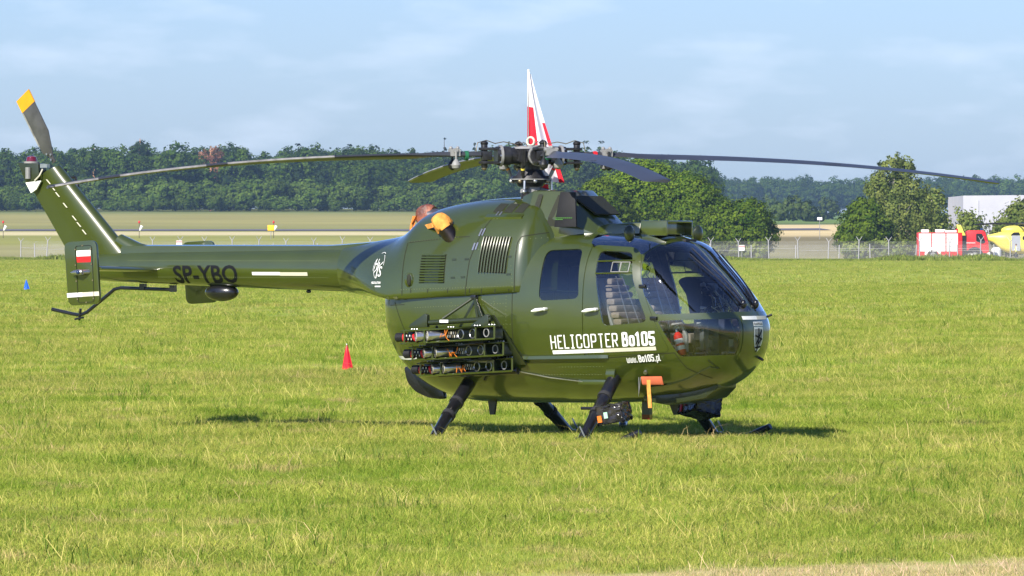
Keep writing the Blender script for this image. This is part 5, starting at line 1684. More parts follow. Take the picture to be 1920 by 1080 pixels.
for b_i in range(4):
    az = R(AZ0 + 90 * b_i)
    d = Vector((math.cos(az), math.sin(az), 0)); t = Vector((-math.sin(az), math.cos(az), 0)); up = Vector((0, 0, 1))
    c0 = Vector((0, 0, HZ))
    ar = MB()
    ar.tube([c0 + d * .13, c0 + d * .22], .085, 18); ar.tube([c0 + d * .22, c0 + d * .36], [.098, .094], 18)
    arm = ar.build('hub_arm', M['dark_metal'], heli)
    MB().cyl(c0 + d * .30, c0 + d * .325, .108, n=22).build('flange', M['grey_metal'], arm)
    for k in range(8):
        a = k * math.pi / 4
        q = c0 + d * .325 + (t * math.cos(a) + up * math.sin(a)) * .092
        MB().cyl(q, q + d * .014, .012, n=6).build('bolt', M['steel'], arm)
    fk = MB()
    for sg in (1, -1):
        fk.prism([c0 + d * r_ + t * w_ + up * (.055 * sg) for r_, w_ in ((.34, -.07), (.50, -.055), (.54, 0), (.50, .055), (.34, .07))], up * (.028 * sg))
    fk.tube([c0 + d * .48 - up * .12, c0 + d * .48 + up * .12], .034, 12)
    fk.box(c0 + d * .46, (.1, .1, .09), Matrix.Rotation(az, 3, 'Z'))
    fk.build('blade_fork', M['dark_metal'], arm, bevel=.004)
    MB().ball(c0 + d * .48 + up * .125, (.04, .04, .028), 10, 6).build('bolt_cap', M['matte_black'], arm)
    MB().ball(c0 + d * .48 - up * .125, (.026, .026, .024), 10, 6).build('lower_nut', M['brass'], arm)
    br = MB(); br.box(c0 + d * .20 - t * .13 + up * .0, (.07, .07, .13), Matrix.Rotation(az, 3, 'Z')); br.prism([c0 + d * .14 - t * .12 + up * .06, c0 + d * .26 - t * .12 + up * .06, c0 + d * .24 - t * .12 - up * .10], -t * .03)
    br.build('pitch_horn', M['grey_metal'] if b_i == 3 else M['dark_metal'], arm)
    e0 = c0 + d * .235 - t * .145 - up * .055; e1 = Vector((0, 0, 2.575)) + (d * .16 - t * .12)
    pl_ = MB(); pl_.tube([e0, e0.lerp(e1, .3), e0.lerp(e1, .75), e1], [.014, .019, .019, .012], 8)
    pk = pl_.build('pitch_link', M['grey_metal'] if b_i % 2 else M['dark_metal'], arm)
    MB().tube([e0.lerp(e1, .42), e0.lerp(e1, .52)], .0205, 8).build('colour_band', [M['yellow'], M['red'], M['blue_glass'], M['cover_orange']][b_i], pk)
    cb = MB(); cb.tube([c0 + d * .10 + up * .08, c0 + d * .17 + up * .12, c0 + d * .28 + up * .14, c0 + d * .36 + up * .125], .005, 5); cb.tube([c0 + d * .36 + up * .12, c0 + d * .46 + up * .155, c0 + d * .55 + up * .13, c0 + d * .57 + up * .03, c0 + d * .75 + up * .02], .005, 5)
    cb.build('bonding_wire', M['brass'], arm)
    # blade
    def drop(r): return (.30, .265, .22, .33)[b_i] * max(0, (r - .5) / 4.42) ** 2.35
    sec = [(.0, .0), (.02, .32), (.10, .8), (.25, 1), (.5, .78), (.8, .3), (1, .03), (.8, -.15), (.5, -.32), (.25, -.42), (.1, -.38), (.02, -.2)]
    rr_ = [.52, .62, .80, .98, 1.12, 1.3] + list(np.linspace(1.6, 4.86, 16)) + [4.90, 4.92]
    ringsb, edge = [], []
    for r_ in rr_:
        ch = float(pchip([.5, .8, .95, 1.25, 4.95], [.085, .085, .09, .27, .27], r_)); thk = float(pchip([.5, .9, 1.25, 5], [.040, .036, .026, .024], r_))
        if r_ > 4.89: ch *= (.8 if r_ < 4.91 else .5)
        pit = R(9.5 - 8.0 * (r_ - 1) / 4)
        le_dir = t * math.cos(pit) + up * math.sin(pit); nn = up * math.cos(pit) - t * math.sin(pit)
        base = c0 + d * r_ - up * drop(r_)
        off = .25 * ch if r_ > 1.0 else .5 * ch
        ringsb.append([base + le_dir * (off - u * ch) + nn * (k * thk) for u, k in sec])
        if 2.0 < r_ < 4.87:
            edge.append([base + le_dir * (off - u * ch + .0012) + nn * (k * thk * 1.05 + (.0012 if k > 0 else -.0012)) for u, k in [(.07, .65), (.04, .48), (.02, .34), (-.004, 0), (.02, -.22), (.04, -.28), (.07, -.35)]])
    bl = MB().loft(ringsb).build('rotor_blade', M['blade'], heli, 50)
    for e_a, e_b in ((0, 6), (6, 11), (11, len(edge))):
        MB().loft(edge[e_a:e_b], closed=False, caps=False).build('erosion_strip', M['blade_edge'], bl, 50, fix=False)
    for r_, cm_ in ((.60, (M['wire_orange'], M['red'], M['vest'], M['orange'])[b_i]),):
        MB().tube([c0 + d * (r_ + .05), c0 + d * (r_ + .085)], .049, 12).build('identity_band', M['red'] if b_i == 1 else mat('green_tape', (.01, .12, .05)), bl)
    ts = MB(); 
    q = c0 + d * 3.1 - up * drop(3.1) - t * .2
    ts.box(q - t * .02, (.16, .06, .005), Matrix.Rotation(az, 3, 'Z')); ts.build('trim_tab', M['blade'], bl)
    pa = MB(); q = c0 + d * .79
    pa.box(q + up * .03, (.10, .11, .07), Matrix.Rotation(az, 3, 'Z')); pa.tube([q - t * .07 + up * .05, q + t * .07 + up * .05], .026, 10)
    for k in (-.035, .035): pa.ball(q + d * k + up * .075, .02, 8, 6)
    pb = pa.build('damper_bracket', M['grey_metal'], bl)
    for sg in (1, -1):
        w_ = MB(); w0 = q + t * .075 * sg
        w_.tube([w0 + up * .045, w0 - up * .05], .011, 8); w_.tube([w0 - up * .035, w0 - up * .06, w0 - up * .095, w0 - up * .125, w0 - up * .145], [.012, .032, .048, .040, .010], 14)
        w_.build('damper_weight', M['grey_metal'] if sg > 0 else M['dark_metal'], pb)

# ------------------------------------------------------------------ intake housing, roof box, exhausts, gear
ih = MB()
for_b = []
for fx, wb, wt, zb, zt in ((.10, .40, .30, 2.02, 2.40), (.24, .47, .33, 2.0, 2.452), (.56, .45, .30, 1.98, 2.452), (.95, .34, .20, 1.98, 2.14), (1.02, .30, .18, 1.97, 2.06)):
    for_b.append([V(fx, wb, zb), V(fx, wb * .98, (zb + zt) / 2 - .04), V(fx, wt, zt - .01), V(fx, wt * .9, zt), V(fx, -wt * .9, zt), V(fx, -wt, zt - .01), V(fx, -wb * .98, (zb + zt) / 2 - .04), V(fx, -wb, zb)])
ih.loft(for_b)
ihs = ih.build('intake_housing', OLV, heli, 20, bevel=.008)
bvh_ih = BVHTree.FromPolygons([tuple(v) for v in ih.v], ih.f)
def ih_patch(name, poly, m, up=.004):
    c = (sum(p[0] for p in poly) / len(poly), sum(p[1] for p in poly) / len(poly))
    bm = bmesh.new(); bm.faces.new([bm.verts.new((x, z, 0)) for x, z in poly])
    for k in range(1, 40):
        bmesh.ops.bisect_plane(bm, geom=bm.verts[:] + bm.edges[:] + bm.faces[:], dist=1e-6, plane_co=(0, 2.0 + k * .0125, 0), plane_no=(0, 1, 0))
    for v in bm.verts:
        h = bvh_ih.ray_cast(Vector((v.co.x, -2, v.co.y)), Vector((0, 1, 0)))
        v.co = Vector((v.co.x, (h[0].y if h[0] is not None else -.4) - up * 2, v.co.y + up))
    me = bpy.data.meshes.new(name); bm.to_mesh(me); bm.free()
    return mobj(name, me, m, ihs)
ih_patch('intake_slot', rpoly([(.29, 2.17), (.36, 2.17), (.36, 2.41), (.31, 2.41)], .015, 4), M['mesh_vent'])
ih_patch('intake_opening', [(.47, 2.09), (.62, 2.09), (.62, 2.40), (.53, 2.40)], M['seam'])
MB().prism([V(.66, .28, 2.385), V(.90, .225, 2.205), V(.90, -.225, 2.205), V(.66, -.28, 2.385)], V(.01, 0, .012)).build('intake_mesh', M['mesh_vent'], ihs)
cp = MB(); cp.prism([V(.600, .50, 2.085), V(.858, .50, 2.085), V(.82, .46, 2.43), V(.65, .46, 2.435)], V(0, .03, 0)); icv = cp.build('intake_cover', M['matte_black'], heli, bevel=.006)
M['green_print'] = mat('green_print', (.06, .20, .03))
for z_, n_ in ((2.175, 9), (2.160, 4)):
    for i in range(n_):
        MB().box(V(.625 + .022 * i, .524, z_), (.016, .004, .008)).build('print_mark', M['green_print'], icv)
rb = MB()
rb.loft([[V(x, .30, zb), V(x, .27, zt), V(x, -.22, zt), V(x, -.26, zb)] for x, zb, zt in ((.95, 2.02, 2.10), (1.1, 2.02, 2.12), (1.45, 2.02, 2.128))])
rbo = rb.build('roof_duct', OLV, heli, 20, bevel=.01)
r2 = MB()
for s0, s1, z0, z1 in ((.25, .275, 2.0, 2.145), (-.235, -.21, 2.0, 2.145), (-.235, .275, 2.127, 2.148)):
    r2.box(V(1.60, (s0 + s1) / 2, (z0 + z1) / 2), (.30, s1 - s0, z1 - z0))
r2.box(V(1.66, .02, 2.07), (.02, .46, .12))
r2.build('duct_mouth', OLV, rbo, bevel=.008)
# roof frame under the duct and headlamp like rivets
# exhausts
def bag(p, d, r, m, name, label, strap=True):
    d = d.normalized(); u = d.orthogonal().normalized(); w = d.cross(u)
    rnd = random.Random(name)
    rings = []
    for k, (a, q) in enumerate(((-.045, 1.10), (-.02, 1.16), (.03, 1.12), (.075, 1.0), (.11, .78), (.125, .42))):
        rings.append([p + d * a + (u * math.cos(x) + w * math.sin(x)) * r * q * (1 + .13 * math.sin(3 * x + k) + .08 * rnd.uniform(-1, 1)) for x in np.linspace(0, 2 * math.pi, 21)[:-1]])
    return MB().loft(rings).build(name, m, None, 28, label=label, cat='exhaust cover', fix=True)
Mh = heli.matrix_basis.copy()
e0, e1 = V(-.51, .63, 1.95), V(-.605, .67, 2.09)
MB().tube([e0, e0.lerp(e1, .6), e1], [.082, .082, .082], 22).build('exhaust_pipe', M['exhaust'], heli)
ca = bag(e1 + (e1 - e0) * .10, e1 - e0, .080, M['cover_orange'], 'exhaust_cover', 'faded orange cloth bag over the near exhaust pipe'); ca.matrix_world = Mh
f0, f1 = V(-1.02, -.12, 2.12), V(-1.30, -.12, 2.195)
MB().tube([f0, f0.lerp(f1, .8), f1], [.10, .10, .10], 22).build('exhaust_pipe', M['exhaust_bright'], heli)
cb_ = bag(f1 - (f1 - f0) * .02, f1 - f0, .100, M['cover_brown'], 'exhaust_cover', 'oil-stained brown cloth bag over the far exhaust pipe'); cb_.matrix_world = Mh
def strip(pts, w, m, name, parent=None, wdir=Vector((0, 0, 1))):
    mb = MB(); vs = []
    for p in pts:
        vs += [p - wdir * w / 2, p + wdir * w / 2]
    mb.add(vs, [(2 * i, 2 * i + 1, 2 * i + 3, 2 * i + 2) for i in range(len(pts) - 1)])
    return mb.build(name, m, parent, 60, fix=False)
st_ = strip([V(-1.38, -.04, 2.20), V(-1.38, .06, 2.10), V(-1.26, .20, 2.05), V(-1.05, .42, 2.07), V(-.70, .70, 2.11)], .05, M['cover_orange'], 'strap', ca); st_.location = (0, 0, 0)
st_ = strip([V(-1.42, -.06, 2.20), V(-1.42, -.01, 2.10), V(-1.40, .03, 2.02)], .05, M['strap_orange'], 'strap', cb_, Vector((1, 0, 0)))
# skid gear
lg = MB()
for side in (1, -1):
    for x0, z0, x1 in ((-.40, .47, -.335), (1.33, .58, 1.385)):
        a = V(x0, .56 * side, z0 + .03); b_ = V(x1, 1.27 * side, .0)
        L1 = MB()
        L1.tube([a.lerp(b_, -.12), a, a.lerp(b_, .33), a.lerp(b_, .34), a.lerp(b_, .56), a.lerp(b_, .57), a.lerp(b_, .8), b_], [.070, .070, .066, .061, .060, .064, .056, .052], 16)
        leg = L1.build('skid_leg', M['black'], heli)
        MB().tube([a.lerp(b_, .30), a.lerp(b_, .345)], .073, 16).build('leg_clamp', M['rubber'], leg)
        MB().tube([a.lerp(b_, .545), a.lerp(b_, .60)], .070, 16).build('leg_sleeve', M['rubber'], leg)
        fo = MB(); fo.box(V(x1, 1.27 * side, -.01), (.16, .09, .075)); fo.build('foot_fitting', M['black'], leg, bevel=.012)
        MB().prism([V(x1 + .0, 1.33 * side, .135), V(x1 + .06, 1.33 * side, .03), V(x1 + .075, 1.33 * side, .035), V(x1 + .015, 1.33 * side, .14)], V(0, .006 * side, 0)).build('foot_plate', M['steel'], leg)
        if x0 > 0:
            q = a.lerp(b_, .55)
            MB().tube([q + V(-.16, .04 * side, .03), q + V(.2, .04 * side, .03)], .016, 8).build('step_bar', M['black'], leg)
            MB().tube([a - V(.05, -.02 * side, -.02), a + V(.05, .02 * side, .02)], .085, 14).build('leg_socket', OLV, leg)
    MB().tube([V(-.95, 1.27 * side, -.04), V(1.55, 1.27 * side, -.04), V(1.80, 1.27 * side, -.02), V(1.96, 1.27 * side, .05), V(2.04, 1.27 * side, .09)], [.045, .045, .045, .04, .03], 12).build('skid', M['black'], heli)
# belly fittings
MB().prism([V(-.50, -.015, .35), V(-.40, -.015, .35), V(-.425, -.015, .20), V(-.475, -.015, .20)], V(0, .03, 0)).build('belly_antenna', M['black'], heli)
o = MB(); o.box(V(1.36, 0, .30), (.09, .05, .22)); o.build('belly_drain', M['olive_dark'], heli)
MB().box(V(1.36, 0, .20), (.092, .052, .05)).build('drain_tip', M['red_glass'], heli)
vf = [(-1.50, .68), (-1.46, .52), (-1.36, .42), (-1.20, .36), (-1.0, .345), (-1.05, .50), (-1.28, .66)]
MB().prism([V(x, -.03, z) for x, z in rpoly(vf, .05, 4)], V(0, .06, 0)).build('belly_fairing', M['black'], heli, 30, bevel=.01)
MB().loft([[V(x, w, zt), V(x, w, zb), V(x, -w, zb), V(x, -w, zt)] for x, w, zt, zb in ((1.5, .3, .45, .37), (1.75, .28, .45, .33), (2.15, .22, .55, .40), (2.28, .18, .6, .50))]).build('belly_pan', M['olive_dark'], heli, bevel=.01)
rp = MB(); rp.tube([pod.at_side(x, z, .012) for x, z in ((-.02, .69), (.25, .66), (.6, .60), (1.0, .56), (1.28, .56))], .006, 6); rp.build('control_chain', M['steel'], heli)
rp = MB(); rp.tube([pod.at_side(x, z, .006) for x, z in ((1.68, .52), (1.9, .545), (2.1, .60), (2.26, .68), (2.34, .715), (2.40, .70), (2.48, .64))], .007, 6); rp.build('hose', M['olive_dark'], heli)
MB().box(pod.at_side(1.12, .56, .01), (.42, .03, .05)).build('step_rail', OLV, heli, bevel=.008)
MB().tube([pod.at_side(-.06, .68, .03), pod.at_side(-.14, .60, .05)], .022, 8).build('tow_fitting', M['black'], heli)
MB().cyl(pod.at_side(1.70, .66, 0), pod.at_side(1.70, .66, .02), .02, n=10).build('pitot_stub', M['steel'], heli)
MB().tube([pod.at_front(-.40, 1.20, 0), pod.at_front(-.40, 1.20, .05)], .012, 8).build('nose_stud', M['black'], heli)
MB().tube([pod.at_front(-.1, .80, 0), pod.at_front(-.1, .80, .06)], .014, 8).build('nose_stud', M['black'], heli)
# wipers on the windshield
for side in (1, -1):
    for s0, s1, z1 in ((.10, .20, 1.86), (.15, .30, 1.80)):
        P_ = [pod.at_front(side * (s0 + (s1 - s0) * u), 1.315 + (z1 - 1.315) * u, .022) for u in np.linspace(0, 1, 12)]
        MB().tube(P_, [.011] * 4 + [.008] * 8, 6).build('wiper', M['black'], heli)
    q = pod.at_front(side * .12, 1.315, .02)
    MB().ball(q, (.03, .03, .045), 10, 6).build('wiper_motor', M['black'], heli)

# ------------------------------------------------------------------ cabin
MB().box(V(1.05, 0, .655), (1.75, .96, .05)).build('cabin_floor', M['dark_cloth'], heli)
MB().box(V(.26, 0, 1.30), (.04, 1.30, 1.24)).build('bulkhead', M['liner'], heli)
qb = MB()
for i in range(5):
    qb.box(V(.33, -.52 + .26 * i, 1.35), (.08, .24, .7))
qb.build('rear_seat_back', M['dark_cloth'], heli, bevel=.03)
MB().box(V(.55, 0, .90), (.45, 1.15, .16)).build('rear_seat', M['dark_cloth'], heli, bevel=.04)
for side in (1, -1):
    y = .36 * side
    seat = MB(); seat.box(V(1.56, y, .98), (.44, .44, .10)); seat.build('seat', M['seat_cloth'], heli, bevel=.03)
    for i in range(8):
        z = 1.05 + i * .066
        hw = .21 if i < 5 else (.20, .175, .13)[i - 5]
        MB().box(V(1.38 - .026 * i, y, z + .033), (.10, hw * 2, .062)).build('seat_cushion', M['seat_cloth'], heli, bevel=.024)
    MB().box(V(1.23, y, 1.30), (.04, .46, .60), Matrix.Rotation(R(-22), 3, 'Y')).build('seat_shell', M['grey_plastic'], heli, bevel=.02)
    MB().box(V(1.48, y, .80), (.36, .36, .26)).build('seat_base', M['matte_black'], heli, bevel=.02)
    for sg in (-.08, .08):
        strip([V(1.25, y + sg * .7, 1.60), V(1.325, y + sg, 1.40), V(1.41, y + sg * 1.2, 1.18), V(1.46, y + sg * 1.5, 1.05)], .022, M['grey_metal'], 'seat_belt', heli, Vector((0, 1, 0)))
    MB().tube([V(1.86, y, .68), V(1.84, y, .95), V(1.80, y, 1.16)], [.014, .014, .02], 8).build('control_stick', M['black'], heli)
    MB().ball(V(1.80, y, 1.19), .022, 8, 6).build('stick_grip', M['red'] if side == 1 else M['black'], heli)
    pd = MB()
    for k in (-.12, .12):
        pd.tube([V(2.12, y * .9 + k, .68), V(2.18, y * .9 + k, .92)], .012, 6); pd.box(V(2.19, y * .9 + k, .94), (.03, .09, .07))
    pd.tube([V(2.14, y * .9 - .18, .84), V(2.14, y * .9 + .18, .84)], .014, 6)
    pd.build('pedals', M['dark_metal'], heli)
# instrument panel: hooded binnacle on a pedestal
ip = MB()
pr = rpoly([(1.84, 1.56), (1.95, 1.60), (2.13, 1.57), (2.14, 1.30), (2.12, 1.18), (2.00, 1.18), (1.95, 1.42)], [.06, .05, .05, 0, .02, .02, .03], 4)
ip.prism([V(x, .24, z) for x, z in pr], V(0, -.52, 0))
ip.build('instrument_panel', M['matte_black'], heli, bevel=.01)
MB().box(V(2.04, 0, .95), (.16, .22, .56)).build('pedestal', M['matte_black'], heli, bevel=.01)
for i in range(26):
    rnd = random.Random(i)
    a = V(2.13, rnd.uniform(-.28, .28), rnd.uniform(1.25, 1.53))
    b_ = a + Vector((rnd.uniform(.05, .14), rnd.uniform(-.06, .06), rnd.uniform(-.1, .05)))
    c_ = V(2.16 + rnd.uniform(0, .16), rnd.uniform(-.25, .25), rnd.uniform(1.22, 1.32))
    MB().tube([a, a + Vector((.05, 0, 0)), b_, c_], [.018, .018, .006, .005], 6).build('instrument_cable', (M['steel'], M['black'], M['grey_metal'], M['black'], M['cream'])[i % 5], heli)
for i in range(6):
    a = V(2.14, -.23 + .09 * i, 1.50 - .05 * (i % 2))
    MB().cyl(a, a + Vector((.09, 0, 0)), .035, n=12).build('instrument', M['matte_black'] if i % 2 else M['grey_metal'], heli)
MB().box(V(2.24, .38, .98), (.05, .10, .22)).build('map_case', mat('dark_grey_plastic', (.07, .075, .08)), heli, bevel=.01)
MB().box(V(2.22, .44, 1.13), (.05, .02, .04)).build('placard', M['grey_metal'], heli)
MB().tube([V(1.95, .50, 1.12), V(2.05, .50, 1.13), V(2.10, .49, 1.02), V(2.10, .48, .86)], .022, 10).build('air_hose', M['grey_metal'], heli)
MB().box(V(1.72, 0, 1.93), (.30, .22, .07)).build('overhead_panel', M['matte_black'], heli, bevel=.01)
# spiral headset cord
cs = [V(1.48 + .012 * math.cos(a * 8), .18 + .02 * math.sin(a * 8), 1.86 - .095 * a) for a in np.linspace(0, 5.6, 220)]
MB().tube(cs, .005, 4, False).build('spiral_cord', M['black'], heli)
# fire extinguisher behind the chin window
fe = empty('fire_extinguisher', V(2.02, .50, .80), 0, 'small red fire extinguisher with white label inside the chin window', 'fire extinguisher')
fe.location = heli.matrix_basis @ V(2.085, .53, .825); fe.rotation_euler = (0, R(-16), R(-32))
MB().tube([(0, 0, 0), (0, 0, .02), (0, 0, .20), (0, 0, .235)], [.036, .045, .045, .02], 18).build('cylinder', M['red'], fe)
MB().tube([(0, 0, .055), (0, 0, .095)], .0462, 18).build('label', M['white'], fe)
MB().tube([(0, 0, .120), (0, 0, .165)], .0462, 18).build('label', M['white'], fe)
q = MB(); q.tube([(0, 0, .23), (0, 0, .265)], .016, 10); q.box((.01, 0, .275), (.07, .02, .014)); q.box((.015, 0, .295), (.08, .018, .012), Matrix.Rotation(R(-15), 3, 'Y'))
q.build('valve_handle', M['steel'], fe)
# red-orange warning cover hanging on the belly
wc = empty('warning_cover', heli.matrix_basis @ V(1.75, .66, .60), R(-32), 'orange-red cloth cover with hanging ribbon on the belly', 'warning ribbon')
inv_ = wc.matrix_basis.inverted() @ heli.matrix_basis
ci = MB(); ci.loft([[inv_ @ (pod.at_side(x, .60 + .02 * (x - 1.75) + dz, .02 + .035 * (dz < 0))) for dz in (.03, .015, -.03, -.015)] for x in np.linspace(1.64, 1.86, 8)])
ci.build('cover', mat('orange_red_cloth', (.62, .14, .06), rough=.8, vary=.12), wc, bevel=.004)
strip([inv_ @ V(1.795, .70, .585), inv_ @ V(1.80, .705, .50), inv_ @ V(1.806, .70, .40), inv_ @ V(1.815, .705, .31)], .042, M['cover_orange'], 'ribbon', wc, Vector((1, 0, 0)))
MB().tube([inv_ @ V(1.69, .71, .61), inv_ @ V(1.695, .715, .5), inv_ @ V(1.69, .715, .42), inv_ @ V(1.70, .715, .5), inv_ @ V(1.71, .71, .61)], .003, 4).build('string', M['grey_metal'], wc)

# ------------------------------------------------------------------ equipment rack on the near side
rk = empty('equipment_rack', heli.matrix_basis @ V(-.28, 1.0, .65), R(-32), 'dark green rack of three trays with silver tubes on the near flank', 'equipment rack')
iv = rk.matrix_basis.inverted() @ heli.matrix_basis
def K(fx, s, z): return iv @ V(fx, s, z)
def kbox(c, sz): return (K(*c), sz)
DG = M['olive_dark']
for ti, (s_o, zc, x0, x1) in enumerate(((1.10, 1.015, -.845, .265), (.95, .850, -.845, .275), (.80, .690, -.845, .285))):
    dz = .028 * 0
    h = .125; dp = .15
    xm, L = (x0 + x1) / 2, x1 - x0
    def tz(x): return zc + (x - xm) * .055
    tilt = Matrix.Rotation(-math.atan(.055), 3, 'Y')
    tm = MB()
    tm.box(K(xm, s_o - dp / 2, zc + h / 2), (L, dp, .012), tilt); tm.box(K(xm, s_o - dp / 2, zc - h / 2), (L, dp, .012), tilt); tm.box(K(xm, s_o - dp, zc), (L, .012, h), tilt)
    for x in (x0 + .27, x1 - .22):
        tm.box(K(x, s_o - dp / 2, tz(x)), (.014, dp, h), tilt)
    tray = tm.build('tray', DG, rk, bevel=.003)
    fr = MB()
    for xa, xb in ((x0 + .05, x0 + .29), (x0 + .29, x1 - .22), (x1 - .22, x1)):
        p = [K(xa, s_o + .004, tz(xa) - h / 2), K(xb, s_o + .004, tz(xb) - h / 2), K(xb, s_o + .004, tz(xb) + h / 2), K(xa, s_o + .004, tz(xa) + h / 2)]
        for a in range(4):
            fr.tube([p[a], p[(a + 1) % 4]], .010, 6)
    fr.build('frame_bar', OLV, tray)
    cap = MB(); cap.tube([K(x0 - .085, s_o - .06, tz(x0) - .0), K(x0 - .075, s_o - .06, tz(x0)), K(x0 + .01, s_o - .06, tz(x0) + .004)], [.035, .046, .046], 16)
    cp_ = cap.build('end_motor', M['matte_black'], tray)
    MB().tube([K(x0 + .012, s_o - .06, tz(x0)), K(x0 + .03, s_o - .06, tz(x0))], .047, 16).build('red_ring', M['red'], tray)
    MB().tube([K(x0 + .035, s_o - .06, tz(x0)), K(x0 + .13, s_o - .06, tz(x0) + .005)], .036, 14).build('wiring_drum', M['dark_metal'], tray)
    MB().tube([K(x0 + .135, s_o - .06, tz(x0)), K(x0 + .155, s_o - .06, tz(x0) + .006)], .046, 16).build('red_ring', M['red'], tray)
    for k in range(5):
        MB().box(K(x0 + .045 + .018 * k, s_o - .022, tz(x0) + (.02 if k % 2 else -.015)), (.008, .006, .018)).build('connector', M['white'] if k % 2 else M['cream'], tray)
    for k, xa in enumerate((x0 + .20, x0 + .335)):
        a = K(xa, s_o + .03, tz(xa)); b_ = K(xa + .125, s_o - .09, tz(xa) + .010)
        tu = MB(); tu.tube([a, b_], .046, 20, False); tu.tube([a + (b_ - a) * .001, b_], .041, 20, False)
        tub = tu.build('launch_tube', M['steel'], tray)
        MB().tube([a, a + (b_ - a) * .03], .0485, 20, False).build('rim', M['cream'], tub)
        MB().cyl(a + (b_ - a) * .10, a + (b_ - a) * .12, .042).build('inner_plug', (M['cream'] if (k + ti) % 2 else M['grey_metal']), tub)
    for xa in (x0 + .70, x0 + .84):
        rg = [K(xa + .046 * math.cos(q), s_o - .02 + .02 * math.cos(q), tz(xa) + .046 * math.sin(q)) for q in np.linspace(0, 2 * math.pi, 21)]
        MB().tube(rg, .006, 6).build('tube_ring', M['steel'], tray)
    MB().tube([K(x1 - .11 + .03 * math.cos(q), s_o - .02, tz(x1 - .1) + .04 * math.sin(q)) for q in np.linspace(0, 2 * math.pi, 17)], .006, 6).build('tube_ring', M['grey_metal'], tray)
    for k in range(9):
        MB().box(K(x0 + .545 + .013 * k, s_o - .03, tz(x0 + .58) + (.018 if k % 2 else -.014)), (.009, .01, .026)).build('connector', (M['cream'], M['brass'], M['grey_metal'])[k % 3], tray)
    rnd = random.Random(ti)
    for k in range(2):
        pts = [K(x0 + .48 + .02 * j + rnd.uniform(-.012, .012), s_o + .01 + rnd.uniform(-.01, .02), tz(x0 + .5) + rnd.uniform(-.055, .055)) for j in range(6)]
        MB().tube(pts, .0035, 4).build('orange_wire', M['wire_orange'], tray)
    for x in (x0 + .12, x0 + .55, x1 - .25, x1 - .08):
        bo = MB()
        for k in range(3):
            bo.ball(K(x + .03 * k, s_o - .03, tz(x) + h / 2 + .014), .011, 8, 5)
        bo.build('bolt', M['steel'], tray)
    if ti < 2:
        for x in (x0 + .35, x1 - .25):
            MB().box(K(x, s_o - .10, tz(x) - h / 2 - .018), (.16, .10, .035)).build('spacer_block', M['matte_black'], tray)
# carrying frame
cf = MB()
cf.tube([K(-.55, 1.02, 1.135), K(.18, 1.02, 1.175)], .027, 12)
cf.build('carrying_tube', DG, rk)
MB().box(K(-.36, 1.048, 1.150), (.10, .012, .028)).build('white_tag', M['white'], rk)
for x in (-.62, .10):
    pb_ = MB(); pb_.prism([K(x - .16, 1.0, 1.08), K(x + .06, 1.0, 1.09), K(x + .06, 1.0, 1.21), K(x + .03, 1.0, 1.225), K(x - .14, 1.0, 1.12)], V(0, .05, 0)); pb_.build('bracket', DG, rk, bevel=.005)
MB().prism([K(.155, .98, 1.215), K(.19, .98, 1.215), K(.40, .70, .72), K(.30, .70, .72)], V(0, .03, 0)).build('side_plate', DG, rk, bevel=.004)
MB().box(K(.36, .72, .86), (.12, .03, .17)).build('end_bracket', DG, rk, bevel=.006)
apex = iv @ pod.at_side(-.155, 1.385, .03)
for e in (K(-.40, 1.02, 1.17), K(.06, 1.02, 1.19), K(-.02, .90, .98), K(.02, 1.0, 1.08)):
    MB().tube([apex, e], .014, 8).build('strut', DG, rk)
MB().box(apex, (.06, .06, .05)).build('strut_anchor', M['black'], rk, bevel=.008)
MB().tube([K(-.62, .72, .615), K(.30, .72, .655)], .034, 10).build('lower_tube', M['black'], rk)
for x in (-.5, .15):
    MB().tube([K(x, .97, 1.10), K(x, .80, .85), K(x, .68, .64)], .014, 6).build('frame_post', DG, rk)

# ------------------------------------------------------------------ wrapped boxes on the gear
def wrapped(name, c, sz, rz, tiltx, label, tags):
    t = empty(name, heli.matrix_basis @ c, R(-32) + rz, label, 'box', 'plastic-wrapped boxes by the skids')
    mb = MB(); mb.box((0, 0, 0), sz)
    o = mb.build('wrapped_body', M['plastic_wrap'], t, bevel=.015)
    bm = bmesh.new(); bm.from_mesh(o.data)
    bmesh.ops.subdivide_edges(bm, edges=bm.edges, cuts=4, use_grid_fill=True)
    rnd = random.Random(name + label)
    for v in bm.verts:
        v.co += Vector((rnd.gauss(0, .006), rnd.gauss(0, .006), rnd.gauss(0, .006)))
    bm.to_mesh(o.data); bm.free()
    o.data.set_sharp_from_angle(angle=R(14))
    t.rotation_euler = (tiltx, R(-8), R(-32) + rz)
    for (x, y, z, w, h, m) in tags:
        MB().box((x, y, z), (w, .012, h)).build('sticker', m, t)
    return t
wrapped('wrapped_box', V(1.66, 1.13, .265), (.27, .24, .17), R(8), R(6), 'black plastic-wrapped box with orange and pale stickers by the near skid leg', [(-.105, -.128, -.03, .045, .065, M['strap_orange']), (-.035, -.128, .0, .04, .06, mat('pale_green', (.40, .62, .50)))])
wrapped('wrapped_box', V(1.50, -.80, .31), (.34, .30, .22), R(-28), R(-14), 'dark blue-black wrapped box with red edge under the nose', [(-.10, -.155, .0, .03, .2, M['red']), (-.02, -.157, .03, .02, .15, mat('dark_red', (.25, .02, .02)))])
MB().prism([V(1.10, -.95, .33), V(1.40, -.95, .36), V(1.36, -.95, .26), V(1.16, -.95, .20)], V(0, .1, 0)).build('gear_flap', M['black'], heli)

